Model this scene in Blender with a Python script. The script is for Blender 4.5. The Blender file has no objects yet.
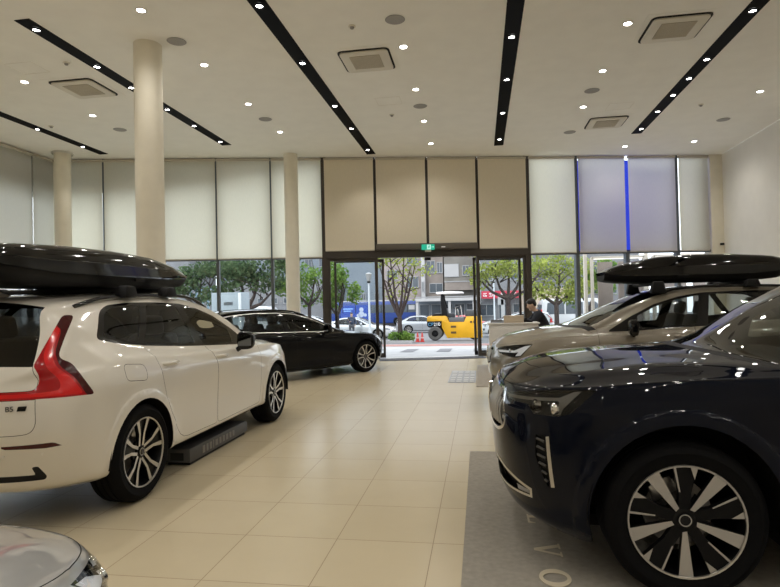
import bpy, bmesh, math, random
import numpy as np
from mathutils import Vector, Matrix
PI = math.pi
random.seed(7)
scene = bpy.context.scene
COL = scene.collection

# ------------------------------------------------------------------ materials
def new_mat(name):
    m = bpy.data.materials.new(name); m.use_nodes = True
    nt = m.node_tree; nt.nodes.clear()
    out = nt.nodes.new('ShaderNodeOutputMaterial')
    return m, nt, out

def pbr(name, col, rough=.5, metal=0., coat=0., spec=.5, noise=0., nscale=8., bump=0., bscale=200., emit=None, estr=0., coatrough=.03):
    m, nt, out = new_mat(name)
    b = nt.nodes.new('ShaderNodeBsdfPrincipled')
    b.inputs['Base Color'].default_value = (*col, 1)
    b.inputs['Roughness'].default_value = rough
    b.inputs['Metallic'].default_value = metal
    b.inputs['Coat Weight'].default_value = coat
    b.inputs['Coat Roughness'].default_value = coatrough
    b.inputs['Specular IOR Level'].default_value = spec
    if emit:
        b.inputs['Emission Color'].default_value = (*emit, 1); b.inputs['Emission Strength'].default_value = estr
    tc = nt.nodes.new('ShaderNodeTexCoord')
    if noise > 0:
        n = nt.nodes.new('ShaderNodeTexNoise'); n.inputs['Scale'].default_value = nscale; n.inputs['Detail'].default_value = 4
        nt.links.new(tc.outputs['Object'], n.inputs['Vector'])
        r = nt.nodes.new('ShaderNodeValToRGB')
        r.color_ramp.elements[0].position = .3; r.color_ramp.elements[1].position = .7
        r.color_ramp.elements[0].color = (*[c*(1-noise) for c in col], 1)
        r.color_ramp.elements[1].color = (*[min(1, c*(1+noise)) for c in col], 1)
        nt.links.new(n.outputs['Fac'], r.inputs['Fac']); nt.links.new(r.outputs['Color'], b.inputs['Base Color'])
    if bump > 0:
        n2 = nt.nodes.new('ShaderNodeTexNoise'); n2.inputs['Scale'].default_value = bscale
        nt.links.new(tc.outputs['Object'], n2.inputs['Vector'])
        bp = nt.nodes.new('ShaderNodeBump'); bp.inputs['Strength'].default_value = bump; bp.inputs['Distance'].default_value = .01
        nt.links.new(n2.outputs['Fac'], bp.inputs['Height']); nt.links.new(bp.outputs['Normal'], b.inputs['Normal'])
    nt.links.new(b.outputs['BSDF'], out.inputs['Surface'])
    return m

def glass_mat(name, tint, refl=1.0, rough=0.0, ior=1.45):
    m, nt, out = new_mat(name)
    t = nt.nodes.new('ShaderNodeBsdfTransparent'); t.inputs['Color'].default_value = (*tint, 1)
    g = nt.nodes.new('ShaderNodeBsdfGlossy'); g.inputs['Roughness'].default_value = rough; g.inputs['Color'].default_value = (1, 1, 1, 1)
    f = nt.nodes.new('ShaderNodeFresnel'); f.inputs['IOR'].default_value = ior
    mu = nt.nodes.new('ShaderNodeMath'); mu.operation = 'MULTIPLY'; mu.inputs[1].default_value = refl
    nt.links.new(f.outputs['Fac'], mu.inputs[0])
    mx = nt.nodes.new('ShaderNodeMixShader')
    nt.links.new(mu.outputs[0], mx.inputs['Fac']); nt.links.new(t.outputs[0], mx.inputs[1]); nt.links.new(g.outputs[0], mx.inputs[2])
    nt.links.new(mx.outputs[0], out.inputs['Surface'])
    return m

def emis(name, col, s):
    m, nt, out = new_mat(name)
    e = nt.nodes.new('ShaderNodeEmission'); e.inputs['Color'].default_value = (*col, 1); e.inputs['Strength'].default_value = s
    nt.links.new(e.outputs[0], out.inputs['Surface'])
    return m

def fabric_mat(name, col, trans=.35):
    m, nt, out = new_mat(name)
    tc = nt.nodes.new('ShaderNodeTexCoord')
    n = nt.nodes.new('ShaderNodeTexNoise'); n.inputs['Scale'].default_value = 60; n.inputs['Detail'].default_value = 3
    mp = nt.nodes.new('ShaderNodeMapping'); mp.inputs['Scale'].default_value = (1, 1, .15)
    nt.links.new(tc.outputs['Object'], mp.inputs['Vector']); nt.links.new(mp.outputs[0], n.inputs['Vector'])
    r = nt.nodes.new('ShaderNodeValToRGB'); r.color_ramp.elements[0].color = (*[c*.94 for c in col], 1); r.color_ramp.elements[1].color = (*[c*1.05 for c in col], 1)
    nt.links.new(n.outputs['Fac'], r.inputs['Fac'])
    d = nt.nodes.new('ShaderNodeBsdfDiffuse'); t = nt.nodes.new('ShaderNodeBsdfTranslucent')
    nt.links.new(r.outputs[0], d.inputs['Color']); nt.links.new(r.outputs[0], t.inputs['Color'])
    mx = nt.nodes.new('ShaderNodeMixShader'); mx.inputs['Fac'].default_value = trans
    nt.links.new(d.outputs[0], mx.inputs[1]); nt.links.new(t.outputs[0], mx.inputs[2]); nt.links.new(mx.outputs[0], out.inputs['Surface'])
    return m

M = {}
def mats():
    M['ceiling'] = pbr('ceiling paint', (.93, .915, .87), .9, noise=.02, nscale=3)
    M['wall'] = pbr('wall paint', (.87, .85, .79), .85, noise=.02, nscale=3)
    M['column'] = pbr('column paint', (.83, .78, .66), .75, noise=.03, nscale=5)
    M['bronze'] = pbr('dark bronze aluminium', (.07, .06, .053), .45, .35)
    M['mullion'] = pbr('grey aluminium', (.12, .135, .15), .4, .5)
    M['fabric'] = fabric_mat('roller blind fabric', (.84, .81, .66), .50)
    M['fabric_door'] = fabric_mat('opaque tan blind fabric', (.88, .80, .65), .10)
    M['fabric_side'] = fabric_mat('side roller blind fabric', (.78, .76, .68), .45)
    M['blindbox'] = pbr('blind cassette', (.56, .51, .43), .6)
    M['blackpaint'] = pbr('matte black track', (.004, .004, .005), .6, spec=.06)
    M['lens'] = emis('lamp lens', (1, .97, .90), 40)
    M['lens2'] = emis('spot lens', (1, .97, .92), 26)
    M['ring'] = pbr('lamp trim', (.75, .73, .68), .5)
    M['grey_disc'] = pbr('speaker grille', (.36, .35, .34), .7, noise=.12, nscale=120)
    M['ac'] = pbr('air unit plastic', (.72, .68, .60), .6)
    M['acgrille'] = pbr('air unit grille', (.44, .40, .33), .8)
    M['darkgap'] = pbr('dark gap', (.015, .015, .015), .8)
    M['rubber'] = pbr('tyre rubber', (.006, .006, .0065), .8, spec=.10, bump=.15, bscale=90)
    M['alloy'] = pbr('machined alloy', (.62, .60, .57), .28, .9)
    M['alloyblack'] = pbr('black alloy', (.004, .004, .0045), .35, spec=.2)
    M['disc'] = pbr('brake steel', (.25, .24, .23), .4, .8)
    M['chrome'] = pbr('chrome', (.78, .77, .75), .12, 1.)
    M['satin'] = pbr('satin metal', (.55, .54, .52), .3, .9)
    M['mirror'] = pbr('mirror glass', (.16, .17, .18), .04, 1.)
    M['satin_dark'] = pbr('dark satin slats', (.06, .058, .055), .4, .4)
    M['drl_off'] = pbr('unlit daylight lamp', (.30, .275, .235), .25, spec=.4)
    M['glossblack'] = pbr('gloss black', (.004, .004, .005), .10, spec=.4)
    M['plasticblack'] = pbr('black plastic', (.010, .010, .011), .55, spec=.2)
    M['inner'] = pbr('dark cabin lining', (.012, .0115, .011), .85, spec=.1)
    M['inner_beige'] = pbr('cabin headliner', (.30, .27, .22), .8)
    M['leather'] = pbr('dark leather', (.035, .033, .032), .5)
    M['carglass'] = glass_mat('car side glass', (.64, .67, .66), .9)
    M['screen'] = glass_mat('windscreen glass', (.62, .68, .64), 1.2)
    M['darkglass'] = glass_mat('dark privacy glass', (.42, .44, .44), .9)
    M['lampglass'] = glass_mat('lamp cover glass', (.82, .84, .86), 1.)
    M['red'] = pbr('red lamp plastic', (.34, .006, .008), .14, spec=.4)
    M['redlit'] = pbr('bright red lamp', (.62, .012, .012), .16, spec=.4)
    M['darkred'] = pbr('dark red lamp', (.05, .003, .004), .12, spec=.4)
    M['glowwhite'] = pbr('daylight lamp', (.82, .82, .80), .25, coat=.6, emit=(1, .98, .95), estr=.30)  # white with a little glow added; the daylight lens itself only reflects
    M['shopglass'] = glass_mat('shop window glass', (.93, .96, .97), .8)
mats()

# ------------------------------------------------------------------ object helpers
def link(o, parent=None):
    COL.objects.link(o)
    if parent: o.parent = parent
    return o

def mesh(name, v, f, mat, parent=None, smooth=False, angle=None):
    me = bpy.data.meshes.new(name)
    me.from_pydata([tuple(map(float, p)) for p in v], [], [tuple(int(i) for i in q) for q in f])
    me.validate(); me.update()
    for m in (mat if isinstance(mat, (list, tuple)) else [mat]): me.materials.append(m)
    o = link(bpy.data.objects.new(name, me), parent)
    if smooth: shade(o, angle)
    return o

def shade(o, angle=None):
    me = o.data
    for p in me.polygons: p.use_smooth = True
    if angle is not None:
        bm = bmesh.new(); bm.from_mesh(me)
        for e in bm.edges:
            if len(e.link_faces) == 2 and e.calc_face_angle(0) > math.radians(angle): e.smooth = False
        bm.to_mesh(me); bm.free()

def from_bm(name, bm, mat, parent=None, smooth=False, angle=None):
    me = bpy.data.meshes.new(name); bm.to_mesh(me); bm.free()
    for m in (mat if isinstance(mat, (list, tuple)) else [mat]): me.materials.append(m)
    o = link(bpy.data.objects.new(name, me), parent)
    if smooth: shade(o, angle)
    return o

def empty(name, label=None, cat=None, loc=(0, 0, 0), rz=0., group=None):
    o = bpy.data.objects.new(name, None); COL.objects.link(o)
    o.location = loc; o.rotation_euler = (0, 0, rz); o.empty_display_size = .2
    tag(o, label, cat, group)
    return o

def tag(o, label=None, cat=None, group=None, kind=None):
    if label: o['label'] = label
    if cat: o['category'] = cat
    if group: o['group'] = group
    if kind: o['kind'] = kind
    return o

def struct(o): o['kind'] = 'structure'; return o

def dup(root, loc=None, rz=None, label=None):
    r = root.copy(); COL.objects.link(r)
    if loc is not None: r.location = loc
    if rz is not None: r.rotation_euler = (0, 0, rz)
    if label: r['label'] = label
    for ch in root.children:
        c = ch.copy(); COL.objects.link(c); c.parent = r
        for g in ch.children:
            d = g.copy(); COL.objects.link(d); d.parent = c
    return r

def bm_box(bm, c, s, rot=None, bev=0., seg=2):
    r = bmesh.ops.create_cube(bm, size=1.)
    vs = r['verts']
    bmesh.ops.scale(bm, vec=s, verts=vs)
    if bev > 0:
        es = list({e for v in vs for e in v.link_edges})
        rr = bmesh.ops.bevel(bm, geom=es, offset=bev, segments=seg, affect='EDGES', profile=.5)
        vs = list({v for f in rr['faces'] for v in f.verts} | {v for v in vs if v.is_valid})
        seen = set(vs); st = list(vs)
        while st:
            v = st.pop()
            for e in v.link_edges:
                w = e.other_vert(v)
                if w not in seen: seen.add(w); st.append(w)
        vs = list(seen)
    if rot is not None: bmesh.ops.rotate(bm, cent=(0, 0, 0), matrix=rot, verts=vs)
    bmesh.ops.translate(bm, vec=c, verts=vs)
    return vs

def box(name, c, s, mat, parent=None, bev=0., rz=0., smooth=False, rot=None, seg=2):
    bm = bmesh.new()
    R = rot if rot is not None else (Matrix.Rotation(rz, 3, 'Z') if rz else None)
    bm_box(bm, c, s, R, bev, seg)
    return from_bm(name, bm, mat, parent, smooth or bev > 0, 35)

def boxes(name, lst, mat, parent=None, bev=0., smooth=False):
    bm = bmesh.new()
    for c, s in lst: bm_box(bm, c, s, None, bev)
    return from_bm(name, bm, mat, parent, smooth or bev > 0, 35)

def lathe_data(prof, n=32, axis='z', cap=False):
    v = []; f = []
    for r, h in prof:
        for k in range(n):
            a = 2*PI*k/n
            if axis == 'z': v.append((r*math.cos(a), r*math.sin(a), h))
            else: v.append((r*math.cos(a), h, r*math.sin(a)))
    m = len(prof)
    for i in range(m-1):
        for k in range(n):
            q = [i*n+k, i*n+(k+1) % n, (i+1)*n+(k+1) % n, (i+1)*n+k]
            f.append(q if axis == 'z' else q[::-1])
    if cap:
        f.append([k for k in range(n)][::-1]); f.append([(m-1)*n+k for k in range(n)])
    return v, f

def lathe(name, prof, mat, parent=None, n=32, loc=(0, 0, 0), axis='z', cap=False, angle=40):
    v, f = lathe_data(prof, n, axis, cap)
    v = [(p[0]+loc[0], p[1]+loc[1], p[2]+loc[2]) for p in v]
    return mesh(name, v, f, mat, parent, True, angle)

def tube_bm(bm, pts, rad, n=8, cap=True):
    pts = [Vector(p) for p in pts]; rr = rad if isinstance(rad, (list, tuple)) else [rad]*len(pts)
    rings = []
    up = Vector((0, 0, 1)); 
    a = None
    for i, p in enumerate(pts):
        t = (pts[min(i+1, len(pts)-1)]-pts[max(i-1, 0)]).normalized()
        if a is None:
            a = t.cross(up)
            if a.length < .15: a = t.cross(Vector((1, 0, 0)))
        a = a-t*a.dot(t); a.normalize(); b = t.cross(a)
        rings.append([bm.verts.new(p+(a*math.cos(2*PI*k/n)+b*math.sin(2*PI*k/n))*rr[i]) for k in range(n)])
    for i in range(len(rings)-1):
        for k in range(n):
            bm.faces.new((rings[i][k], rings[i][(k+1) % n], rings[i+1][(k+1) % n], rings[i+1][k]))
    if cap:
        bm.faces.new(rings[0][::-1]); bm.faces.new(rings[-1])

def tube(name, pts, rad, mat, parent=None, n=8):
    bm = bmesh.new(); tube_bm(bm, pts, rad, n)
    bmesh.ops.recalc_face_normals(bm, faces=bm.faces)
    return from_bm(name, bm, mat, parent, True, 50)

def prism_bm(bm, poly, h0, h1, basis):
    """extrude a 2D polygon; basis=(e1,e2,e3,origin)"""
    e1, e2, e3, o = [Vector(q) for q in basis]
    a = [bm.verts.new(o+e1*p[0]+e2*p[1]+e3*h0) for p in poly]
    b = [bm.verts.new(o+e1*p[0]+e2*p[1]+e3*h1) for p in poly]
    n = len(poly)
    fs = [bm.faces.new(a[::-1]), bm.faces.new(b)]
    for i in range(n): fs.append(bm.faces.new((a[i], a[(i+1) % n], b[(i+1) % n], b[i])))
    bmesh.ops.recalc_face_normals(bm, faces=fs)
    return fs

def prism(name, poly, h0, h1, basis, mat, parent=None, bev=0.):
    bm = bmesh.new(); fs = prism_bm(bm, poly, h0, h1, basis)
    if bev: bmesh.ops.bevel(bm, geom=list(bm.edges), offset=bev, segments=2, affect='EDGES', profile=.5)
    return from_bm(name, bm, mat, parent, bev > 0, 35)

def text_obj(name, body, size, mat, parent, mtx, depth=.002, align='CENTER', shear=0.):
    cu = bpy.data.curves.new(name, 'FONT'); cu.body = body; cu.size = size; cu.extrude = depth; cu.align_x = align; cu.align_y = 'CENTER'; cu.shear = shear
    o = bpy.data.objects.new(name, cu); COL.objects.link(o)
    dg = bpy.context.evaluated_depsgraph_get(); me = bpy.data.meshes.new_from_object(o.evaluated_get(dg))
    bpy.data.objects.remove(o); bpy.data.curves.remove(cu)
    me.transform(mtx); me.materials.clear(); me.materials.append(mat)
    return link(bpy.data.objects.new(name, me), parent)

def basis_mtx(e1, e2, o):
    e1 = Vector(e1).normalized(); e2 = Vector(e2).normalized(); e3 = e1.cross(e2)
    m = Matrix((e1, e2, e3)).transposed().to_4x4(); m.translation = Vector(o); return m

def pchip(y, t):
    """monotone cubic through y (n,d) at integer knots, sampled at t"""
    y = np.asarray(y, float)
    if y.ndim == 1: y = y[:, None]
    n = len(y); d = np.diff(y, axis=0)
    m = np.zeros_like(y)
    if n > 2:
        a, b = d[:-1], d[1:]
        same = a*b > 0
        m[1:-1] = np.where(same, 2*a*b/np.where(same, a+b, 1), 0)
        # blend towards Catmull-Rom for softer curvature
        cr = (a+b)/2
        m[1:-1] = np.where(same, .5*m[1:-1]+.5*np.sign(cr)*np.minimum(np.abs(cr), 2.5*np.minimum(np.abs(a), np.abs(b))), 0)
    m[0] = d[0]*1.0; m[-1] = d[-1]*1.0
    t = np.asarray(t, float); i = np.clip(np.floor(t).astype(int), 0, n-2); u = (t-i)[:, None]
    h00 = 2*u**3-3*u**2+1; h10 = u**3-2*u**2+u; h01 = -2*u**3+3*u**2; h11 = u**3-u**2
    return h00*y[i]+h10*m[i]+h01*y[i+1]+h11*m[i+1]

def interp(xk, yk, x):
    xk = np.asarray(xk, float); yk = np.asarray(yk, float); o = np.argsort(xk)
    return float(np.interp(x, xk[o], yk[o]))

def round_poly(poly, r, n=4):
    out = []; m = len(poly); rr = r if isinstance(r, (list, tuple)) else [r]*m
    for i in range(m):
        p = Vector(poly[i]); a = Vector(poly[i-1]); b = Vector(poly[(i+1) % m]); q = rr[i]
        if q <= 0: out.append(tuple(p)); continue
        da = (a-p); db = (b-p); la = min(q, da.length*.45); lb = min(q, db.length*.45)
        s = p+da.normalized()*la; e = p+db.normalized()*lb
        for k in range(n+1):
            t = k/n; out.append(tuple(s*(1-t)**2+p*2*t*(1-t)+e*t*t))
    return out

def offset_poly(poly, d):
    m = len(poly); ar = sum(poly[i][0]*poly[(i+1) % m][1]-poly[(i+1) % m][0]*poly[i][1] for i in range(m))
    s = 1 if ar > 0 else -1; out = []
    for i in range(m):
        p = Vector(poly[i]); a = (p-Vector(poly[i-1])); b = (Vector(poly[(i+1) % m])-p)
        if a.length < 1e-6: a = b
        if b.length < 1e-6: b = a
        a.normalize(); b.normalize()
        na = Vector((a.y, -a.x))*s; nb = Vector((b.y, -b.x))*s
        n = (na+nb); l = n.length
        n = na if l < 1e-3 else n/l
        out.append(tuple(p+n*d/max(.45, n.dot(na))))
    return out

def in_poly(p, poly):
    x, y = p; c = False; j = len(poly)-1
    for i in range(len(poly)):
        xi, yi = poly[i]; xj, yj = poly[j]
        if (yi > y) != (yj > y) and x < (xj-xi)*(y-yi)/(yj-yi)+xi: c = not c
        j = i
    return c

# ------------------------------------------------------------------ car bodies
from mathutils.bvhtree import BVHTree
from mathutils.interpolate import poly_3d_calc

def imprint(bm, faces, poly, e1, e2):
    """cut the outline of a 2D polygon (axes e1,e2) into the faces; returns the faces inside"""
    e1 = Vector(e1); e2 = Vector(e2)
    P = lambda co: (co.dot(e1), co.dot(e2))
    xs = [p[0] for p in poly]; ys = [p[1] for p in poly]
    def bb(f):
        q = [P(v.co) for v in f.verts]; a = [t[0] for t in q]; b = [t[1] for t in q]
        return min(a), max(a), min(b), max(b)
    cand = set()
    for f in faces:
        b = bb(f)
        if b[1] >= min(xs)-1e-4 and b[0] <= max(xs)+1e-4 and b[3] >= min(ys)-1e-4 and b[2] <= max(ys)+1e-4: cand.add(f)
    n = len(poly)
    for i in range(n):
        a = poly[i]; b = poly[(i+1) % n]
        dx, dy = b[0]-a[0], b[1]-a[1]; L = math.hypot(dx, dy)
        if L < 1e-6: continue
        lo0, hi0 = min(a[0], b[0])-1e-3, max(a[0], b[0])+1e-3; lo1, hi1 = min(a[1], b[1])-1e-3, max(a[1], b[1])+1e-3
        sub = []
        for f in cand:
            q = bb(f)
            if q[1] >= lo0 and q[0] <= hi0 and q[3] >= lo1 and q[2] <= hi1: sub.append(f)
        if not sub: continue
        co = e1*a[0]+e2*a[1]; no = (e1*(-dy/L)+e2*(dx/L))
        geom = set(sub)
        for f in sub: geom.update(f.edges); geom.update(f.verts)
        r = bmesh.ops.bisect_plane(bm, geom=list(geom), dist=1e-5, plane_co=co, plane_no=no)
        cand.update(g for g in r['geom'] if isinstance(g, bmesh.types.BMFace))
    return [f for f in cand if f.is_valid and in_poly(P(f.calc_center_median()), poly)]

def extract(bm, fs, mirror=None):
    """vertex / face lists of the chosen faces; mirror: None, 'both' (weld at y=0) or 'right'"""
    idx = {}; v = []; f = []
    for fc in fs:
        q = []
        for w in fc.verts:
            if w not in idx: idx[w] = len(v); v.append(tuple(w.co))
            q.append(idx[w])
        f.append(q)
    if mirror == 'right':
        return [(x, -y, z) for x, y, z in v], [q[::-1] for q in f]
    if mirror == 'both':
        n = len(v); mp = {}; v2 = list(v)
        for i in range(n):
            x, y, z = v[i]
            if abs(y) < 1e-4: mp[i] = i
            else: mp[i] = len(v2); v2.append((x, -y, z))
        f2 = list(f)
        for q in f: f2.append([mp[i] for i in q][::-1])
        return v2, f2
    return v, f

def inset_edges(me, g):
    """pull the border of a panel inwards so that a shut line shows"""
    bm = bmesh.new(); bm.from_mesh(me)
    mv = {}
    for v in bm.verts:
        if not any(len(e.link_faces) == 1 for e in v.link_edges): continue
        t = Vector((0, 0, 0))
        for e in v.link_edges:
            if len(e.link_faces) == 1:
                f = e.link_faces[0]; d = (e.verts[1].co-e.verts[0].co)
                if d.length < 1e-7: continue
                d.normalize(); c = f.calc_center_median()-e.verts[0].co
                c = c-d*c.dot(d)
                if c.length > 1e-9: t += c.normalized()
        if t.length > 1e-6: mv[v] = t.normalized()*g
    for v, d in mv.items(): v.co += d
    bm.to_mesh(me); bm.free()

def tidy(me):
    bm = bmesh.new(); bm.from_mesh(me)
    bmesh.ops.remove_doubles(bm, verts=bm.verts, dist=.0007)
    bmesh.ops.dissolve_degenerate(bm, edges=bm.edges, dist=.0004)
    bm.to_mesh(me); bm.free()

def solid(o, t, inner=1):
    m = o.modifiers.new('thickness', 'SOLIDIFY'); m.thickness = t; m.offset = -1; m.material_offset = inner; m.material_offset_rim = inner
    m.use_quality_normals = False
    return o

def push(bm, fs, d):
    """copy of faces moved along their smooth normals by -d -> (v,f)"""
    nn = {}
    for f in fs:
        for v in f.verts: nn.setdefault(v, Vector((0, 0, 0))); nn[v] += f.normal*f.calc_area()
    idx = {}; vv = []; ff = []
    for f in fs:
        q = []
        for v in f.verts:
            if v not in idx:
                idx[v] = len(vv); n = nn[v]; n = n.normalized() if n.length > 0 else n
                vv.append(tuple(v.co-n*d))
            q.append(idx[v])
        ff.append(q)
    return vv, ff

FU = [0, .25, .46, .64, .78, .88, .95]
def sh(u, p): return (1-min(1, u)**p)**(1/p)

class Body:
    def __init__(s, S, q=4):
        s.S = S
        ns = len(S['x6']); s.ns = ns
        zx = S['zx']
        H = []
        for R in S['rows']:
            row = []
            Df, pf, Dr, pr = S['Df'], S['pf'], S['Dr'], S['pr']
            def yy(x, R=R):
                W = R['W']
                if x > R['xf']-Df: k = sh((x-(R['xf']-Df))/Df, pf)
                elif x < R['xr']+Dr: k = sh(((R['xr']+Dr)-x)/Dr, pr)
                else: k = 1
                b = R.get('bulge', 0)*(math.exp(-((x)/.42)**2)+math.exp(-((x+S['wb'])/.42)**2))
                return W*k+b-R.get('tuck', 0)*math.exp(-((x+S['wb']*.5)/(.62))**4)
            zz = lambda x, R=R: interp(zx, R['z'], x)
            for u in FU:
                x = R['xf']-Df+Df*sh(u, pf); row.append((x, yy(x) if u > 0 else 0, zz(x)))
                if u > 0: row[-1] = (x, R['W']*u, zz(x))
            for x in S['x6']: row.append((x, yy(x), zz(x)))
            for u in FU[::-1]:
                x = R['xr']+Dr-Dr*sh(u, pr); row.append((x, R['W']*u, zz(x)))
            H.append(row)
        H = np.array(H)                       # rows x stations x 3
        nst = H.shape[1]; nr = H.shape[0]
        T = np.zeros((ns+2, 7, 3))
        T[0] = H[-1][:7]; T[-1] = H[-1][::-1][:7]
        g0 = S['hoodn']                       # number of bonnet columns (before the cowl)
        for v in range(1, ns+1):
            e = H[-1][6+v]; T[v][6] = e
            c = np.array([S['c0'][v-1][0], 0, S['c0'][v-1][1]])
            if v <= g0:
                for k, u in enumerate([0, .3, .55, .73, .86, .94]):
                    w = u**2.4
                    T[v][k] = (c[0]+(e[0]-c[0])*u*u, e[1]*u, c[2]+(e[2]-c[2])*w + S.get('dome', .012)*math.exp(-((u-.73)/.12)**2))
            else:
                r3 = np.array(S['c3'][v-1-g0]); r5 = np.array(S['c5'][v-1-g0])
                for k, u in enumerate([0, .5, .84]):
                    T[v][k] = (c[0]+(r3[0]-c[0])*u*u, r3[1]*u, c[2]+(r3[2]-c[2])*u**2.6)
                T[v][3] = r3; T[v][5] = r5
                T[v][4] = (r3+r5)/2+np.array([0, S.get('glassbulge', .025), 0])
        tt = np.linspace(0, nst-1, (nst-1)*q+1); tr = np.linspace(0, nr-1, (nr-1)*q+1)
        A = np.stack([pchip(H[j], tt) for j in range(nr)])
        G = np.stack([pchip(A[:, i], tr) for i in range(A.shape[1])], 1)
        tv = np.linspace(0, ns+1, (ns+1)*q+1); tk = np.linspace(0, 6, 6*q+1)
        B = np.stack([pchip(T[:, k], tv) for k in range(7)], 1)
        L = np.stack([pchip(B[v], tk) for v in range(B.shape[0])])
        # common border
        top = G[-1]
        L[0, :] = top[:6*q+1]; L[:, -1] = top[6*q:6*q+(ns+1)*q+1]; L[-1, :] = top[::-1][:6*q+1]
        L[:, 0, 1] = 0
        bm = bmesh.new(); s.bm = bm; lay = bm.faces.layers.int.new('panel'); s.lay = lay
        gv = [[bm.verts.new(p) for p in G[r]] for r in range(G.shape[0])]
        lv = [[None]*(6*q+1) for _ in range(L.shape[0])]
        nS = G.shape[1]
        for k in range(6*q+1): lv[0][k] = gv[-1][k]; lv[-1][k] = gv[-1][nS-1-k]
        for v in range(L.shape[0]): lv[v][-1] = gv[-1][6*q+v]
        for v in range(L.shape[0]):
            for k in range(6*q+1):
                if lv[v][k] is None: lv[v][k] = bm.verts.new(L[v, k])
        s.names = {'body': 0}
        for r in range(len(gv)-1):
            for i in range(nS-1):
                bm.faces.new((gv[r][i], gv[r][i+1], gv[r+1][i+1], gv[r+1][i]))
        ch = S['cowl_v']
        for v in range(L.shape[0]-1):
            for k in range(6*q):
                f = bm.faces.new((lv[v][k], lv[v][k+1], lv[v+1][k+1], lv[v+1][k]))
                a = v/q; b = k/q
                if a >= ch and a < ch+2 and b < 3: f[lay] = s.pid('windscreen')
                elif a >= ch-.25 and a < ch and b < 4: f[lay] = s.pid('cowl')
                elif a < ch-.25 and b < S.get('hood_k', 5): f[lay] = s.pid('bonnet')
                elif a >= S['rear_v'] and a < S['rear_v']+2 and b < 3-.25: f[lay] = s.pid('rear_window')
        # soften
        bm.verts.index_update()
        n = len(bm.verts); p = np.array([v.co for v in bm.verts])
        e = np.array([(a.verts[0].index, a.verts[1].index) for a in bm.edges])
        bnd = set()
        for a in bm.edges:
            if len(a.link_faces) == 1: bnd.update((a.verts[0].index, a.verts[1].index))
        on = np.abs(p[:, 1]) < 1e-6
        fix = np.array([i in bnd for i in range(n)]) & ~on
        for it in range(S.get('smooth', 3)):
            for lam in (.55, -.50):
                acc = np.zeros_like(p); cnt = np.zeros(n)
                for a, b in ((e[:, 0], e[:, 1]), (e[:, 1], e[:, 0])):
                    np.add.at(acc, a, p[b]); np.add.at(cnt, a, 1)
                    m = on[a] & ~on[b]
                    pm = p[b[m]]*np.array([1, -1, 1]); np.add.at(acc, a[m], pm); np.add.at(cnt, a[m], 1)
                d = acc/cnt[:, None]-p
                d[fix] = 0; d[on, 1] = 0
                p = p+lam*d
        for v, c in zip(bm.verts, p): v.co = c
        bm.normal_update()
        s.tree = BVHTree.FromBMesh(bm)
    def keep_normals(s):
        bm = s.bm; bm.normal_update(); bm.verts.index_update()
        s.nv = [v.co.copy() for v in bm.verts]; s.nn = [v.normal.copy() for v in bm.verts]
        for v in bm.verts:
            if abs(v.co.y) < 1e-5: n = s.nn[v.index]; n.y = 0; n.normalize()
        s.nf = [[v.index for v in f.verts] for f in bm.faces]
        s.ntree = BVHTree.FromPolygons(s.nv, s.nf)
    def normal(s, p):
        sg = -1 if p[1] < 0 else 1
        q = Vector((p[0], abs(p[1]), p[2])); h = s.ntree.find_nearest(q)
        f = s.nf[h[2]]; w = poly_3d_calc([s.nv[i] for i in f], h[0])
        n = Vector((0, 0, 0))
        for i, a in zip(f, w): n += s.nn[i]*a
        n.normalize(); n.y *= sg
        return n
    def shell(s, o, t):
        """smooth shading from the uncut surface, and a dark inner skin t behind it"""
        me = o.data; vs = [v.co.copy() for v in me.vertices]; fs = [tuple(p.vertices) for p in me.polygons]
        ns = [s.normal(p) for p in vs]; n = len(vs)
        V = list(vs); Fc = list(fs); mi = [0]*len(fs); N = list(ns)
        if t:
            V += [p-q*t for p, q in zip(vs, ns)]; N += [-q for q in ns]
            Fc += [tuple(i+n for i in f[::-1]) for f in fs]; mi += [1]*len(fs)
            ed = {}
            for f in fs:
                for a, b in zip(f, f[1:]+f[:1]): ed[(a, b)] = 1
            for a, b in list(ed):
                if (b, a) not in ed: Fc.append((b, a, a+n, b+n)); mi.append(1)
        m2 = bpy.data.meshes.new(me.name); m2.from_pydata(V, [], Fc)
        for m_ in me.materials: m2.materials.append(m_)
        m2.polygons.foreach_set('material_index', mi); m2.polygons.foreach_set('use_smooth', [True]*len(Fc))
        m2.update()
        m2.normals_split_custom_set_from_vertices([tuple(q) for q in N])
        nm = me.name; o.data = m2; bpy.data.meshes.remove(me); m2.name = nm
        return o
    def pid(s, n):
        return s.names.setdefault(n, len(s.names))
    def faces(s, *names):
        ids = {s.names.get(n, -1) for n in names}
        return [f for f in s.bm.faces if f[s.lay] in ids]
    def cut(s, name, poly, view='side', within=('body',), test=None):
        e1, e2, fl = {'side': ((1, 0, 0), (0, 0, 1), lambda f: f.normal.y > .12),
                  'sideall': ((1, 0, 0), (0, 0, 1), lambda f: True),
                  'front': ((0, 1, 0), (0, 0, 1), lambda f: f.normal.x > .12),
                  'rear': ((0, 1, 0), (0, 0, 1), lambda f: f.normal.x < -.12),
                  'frontdiag': ((-.7071, .7071, 0), (0, 0, 1), lambda f: f.normal.x+f.normal.y > .1 and f.calc_center_median().x > -.3),
                  'reardiag': ((.7071, .7071, 0), (0, 0, 1), lambda f: f.normal.y-f.normal.x > .1 and f.calc_center_median().x < -s.S['wb']+.1)}[view]
        s.bm.normal_update()
        ids = {s.names.get(n, -1) for n in within}
        fs = [f for f in s.bm.faces if f[s.lay] in ids and fl(f) and (test is None or test(f))]
        r = imprint(s.bm, fs, poly, e1, e2)
        r = [f for f in r if f[s.lay] in ids]
        k = s.pid(name)
        for f in r: f[s.lay] = k
        return r
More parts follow.
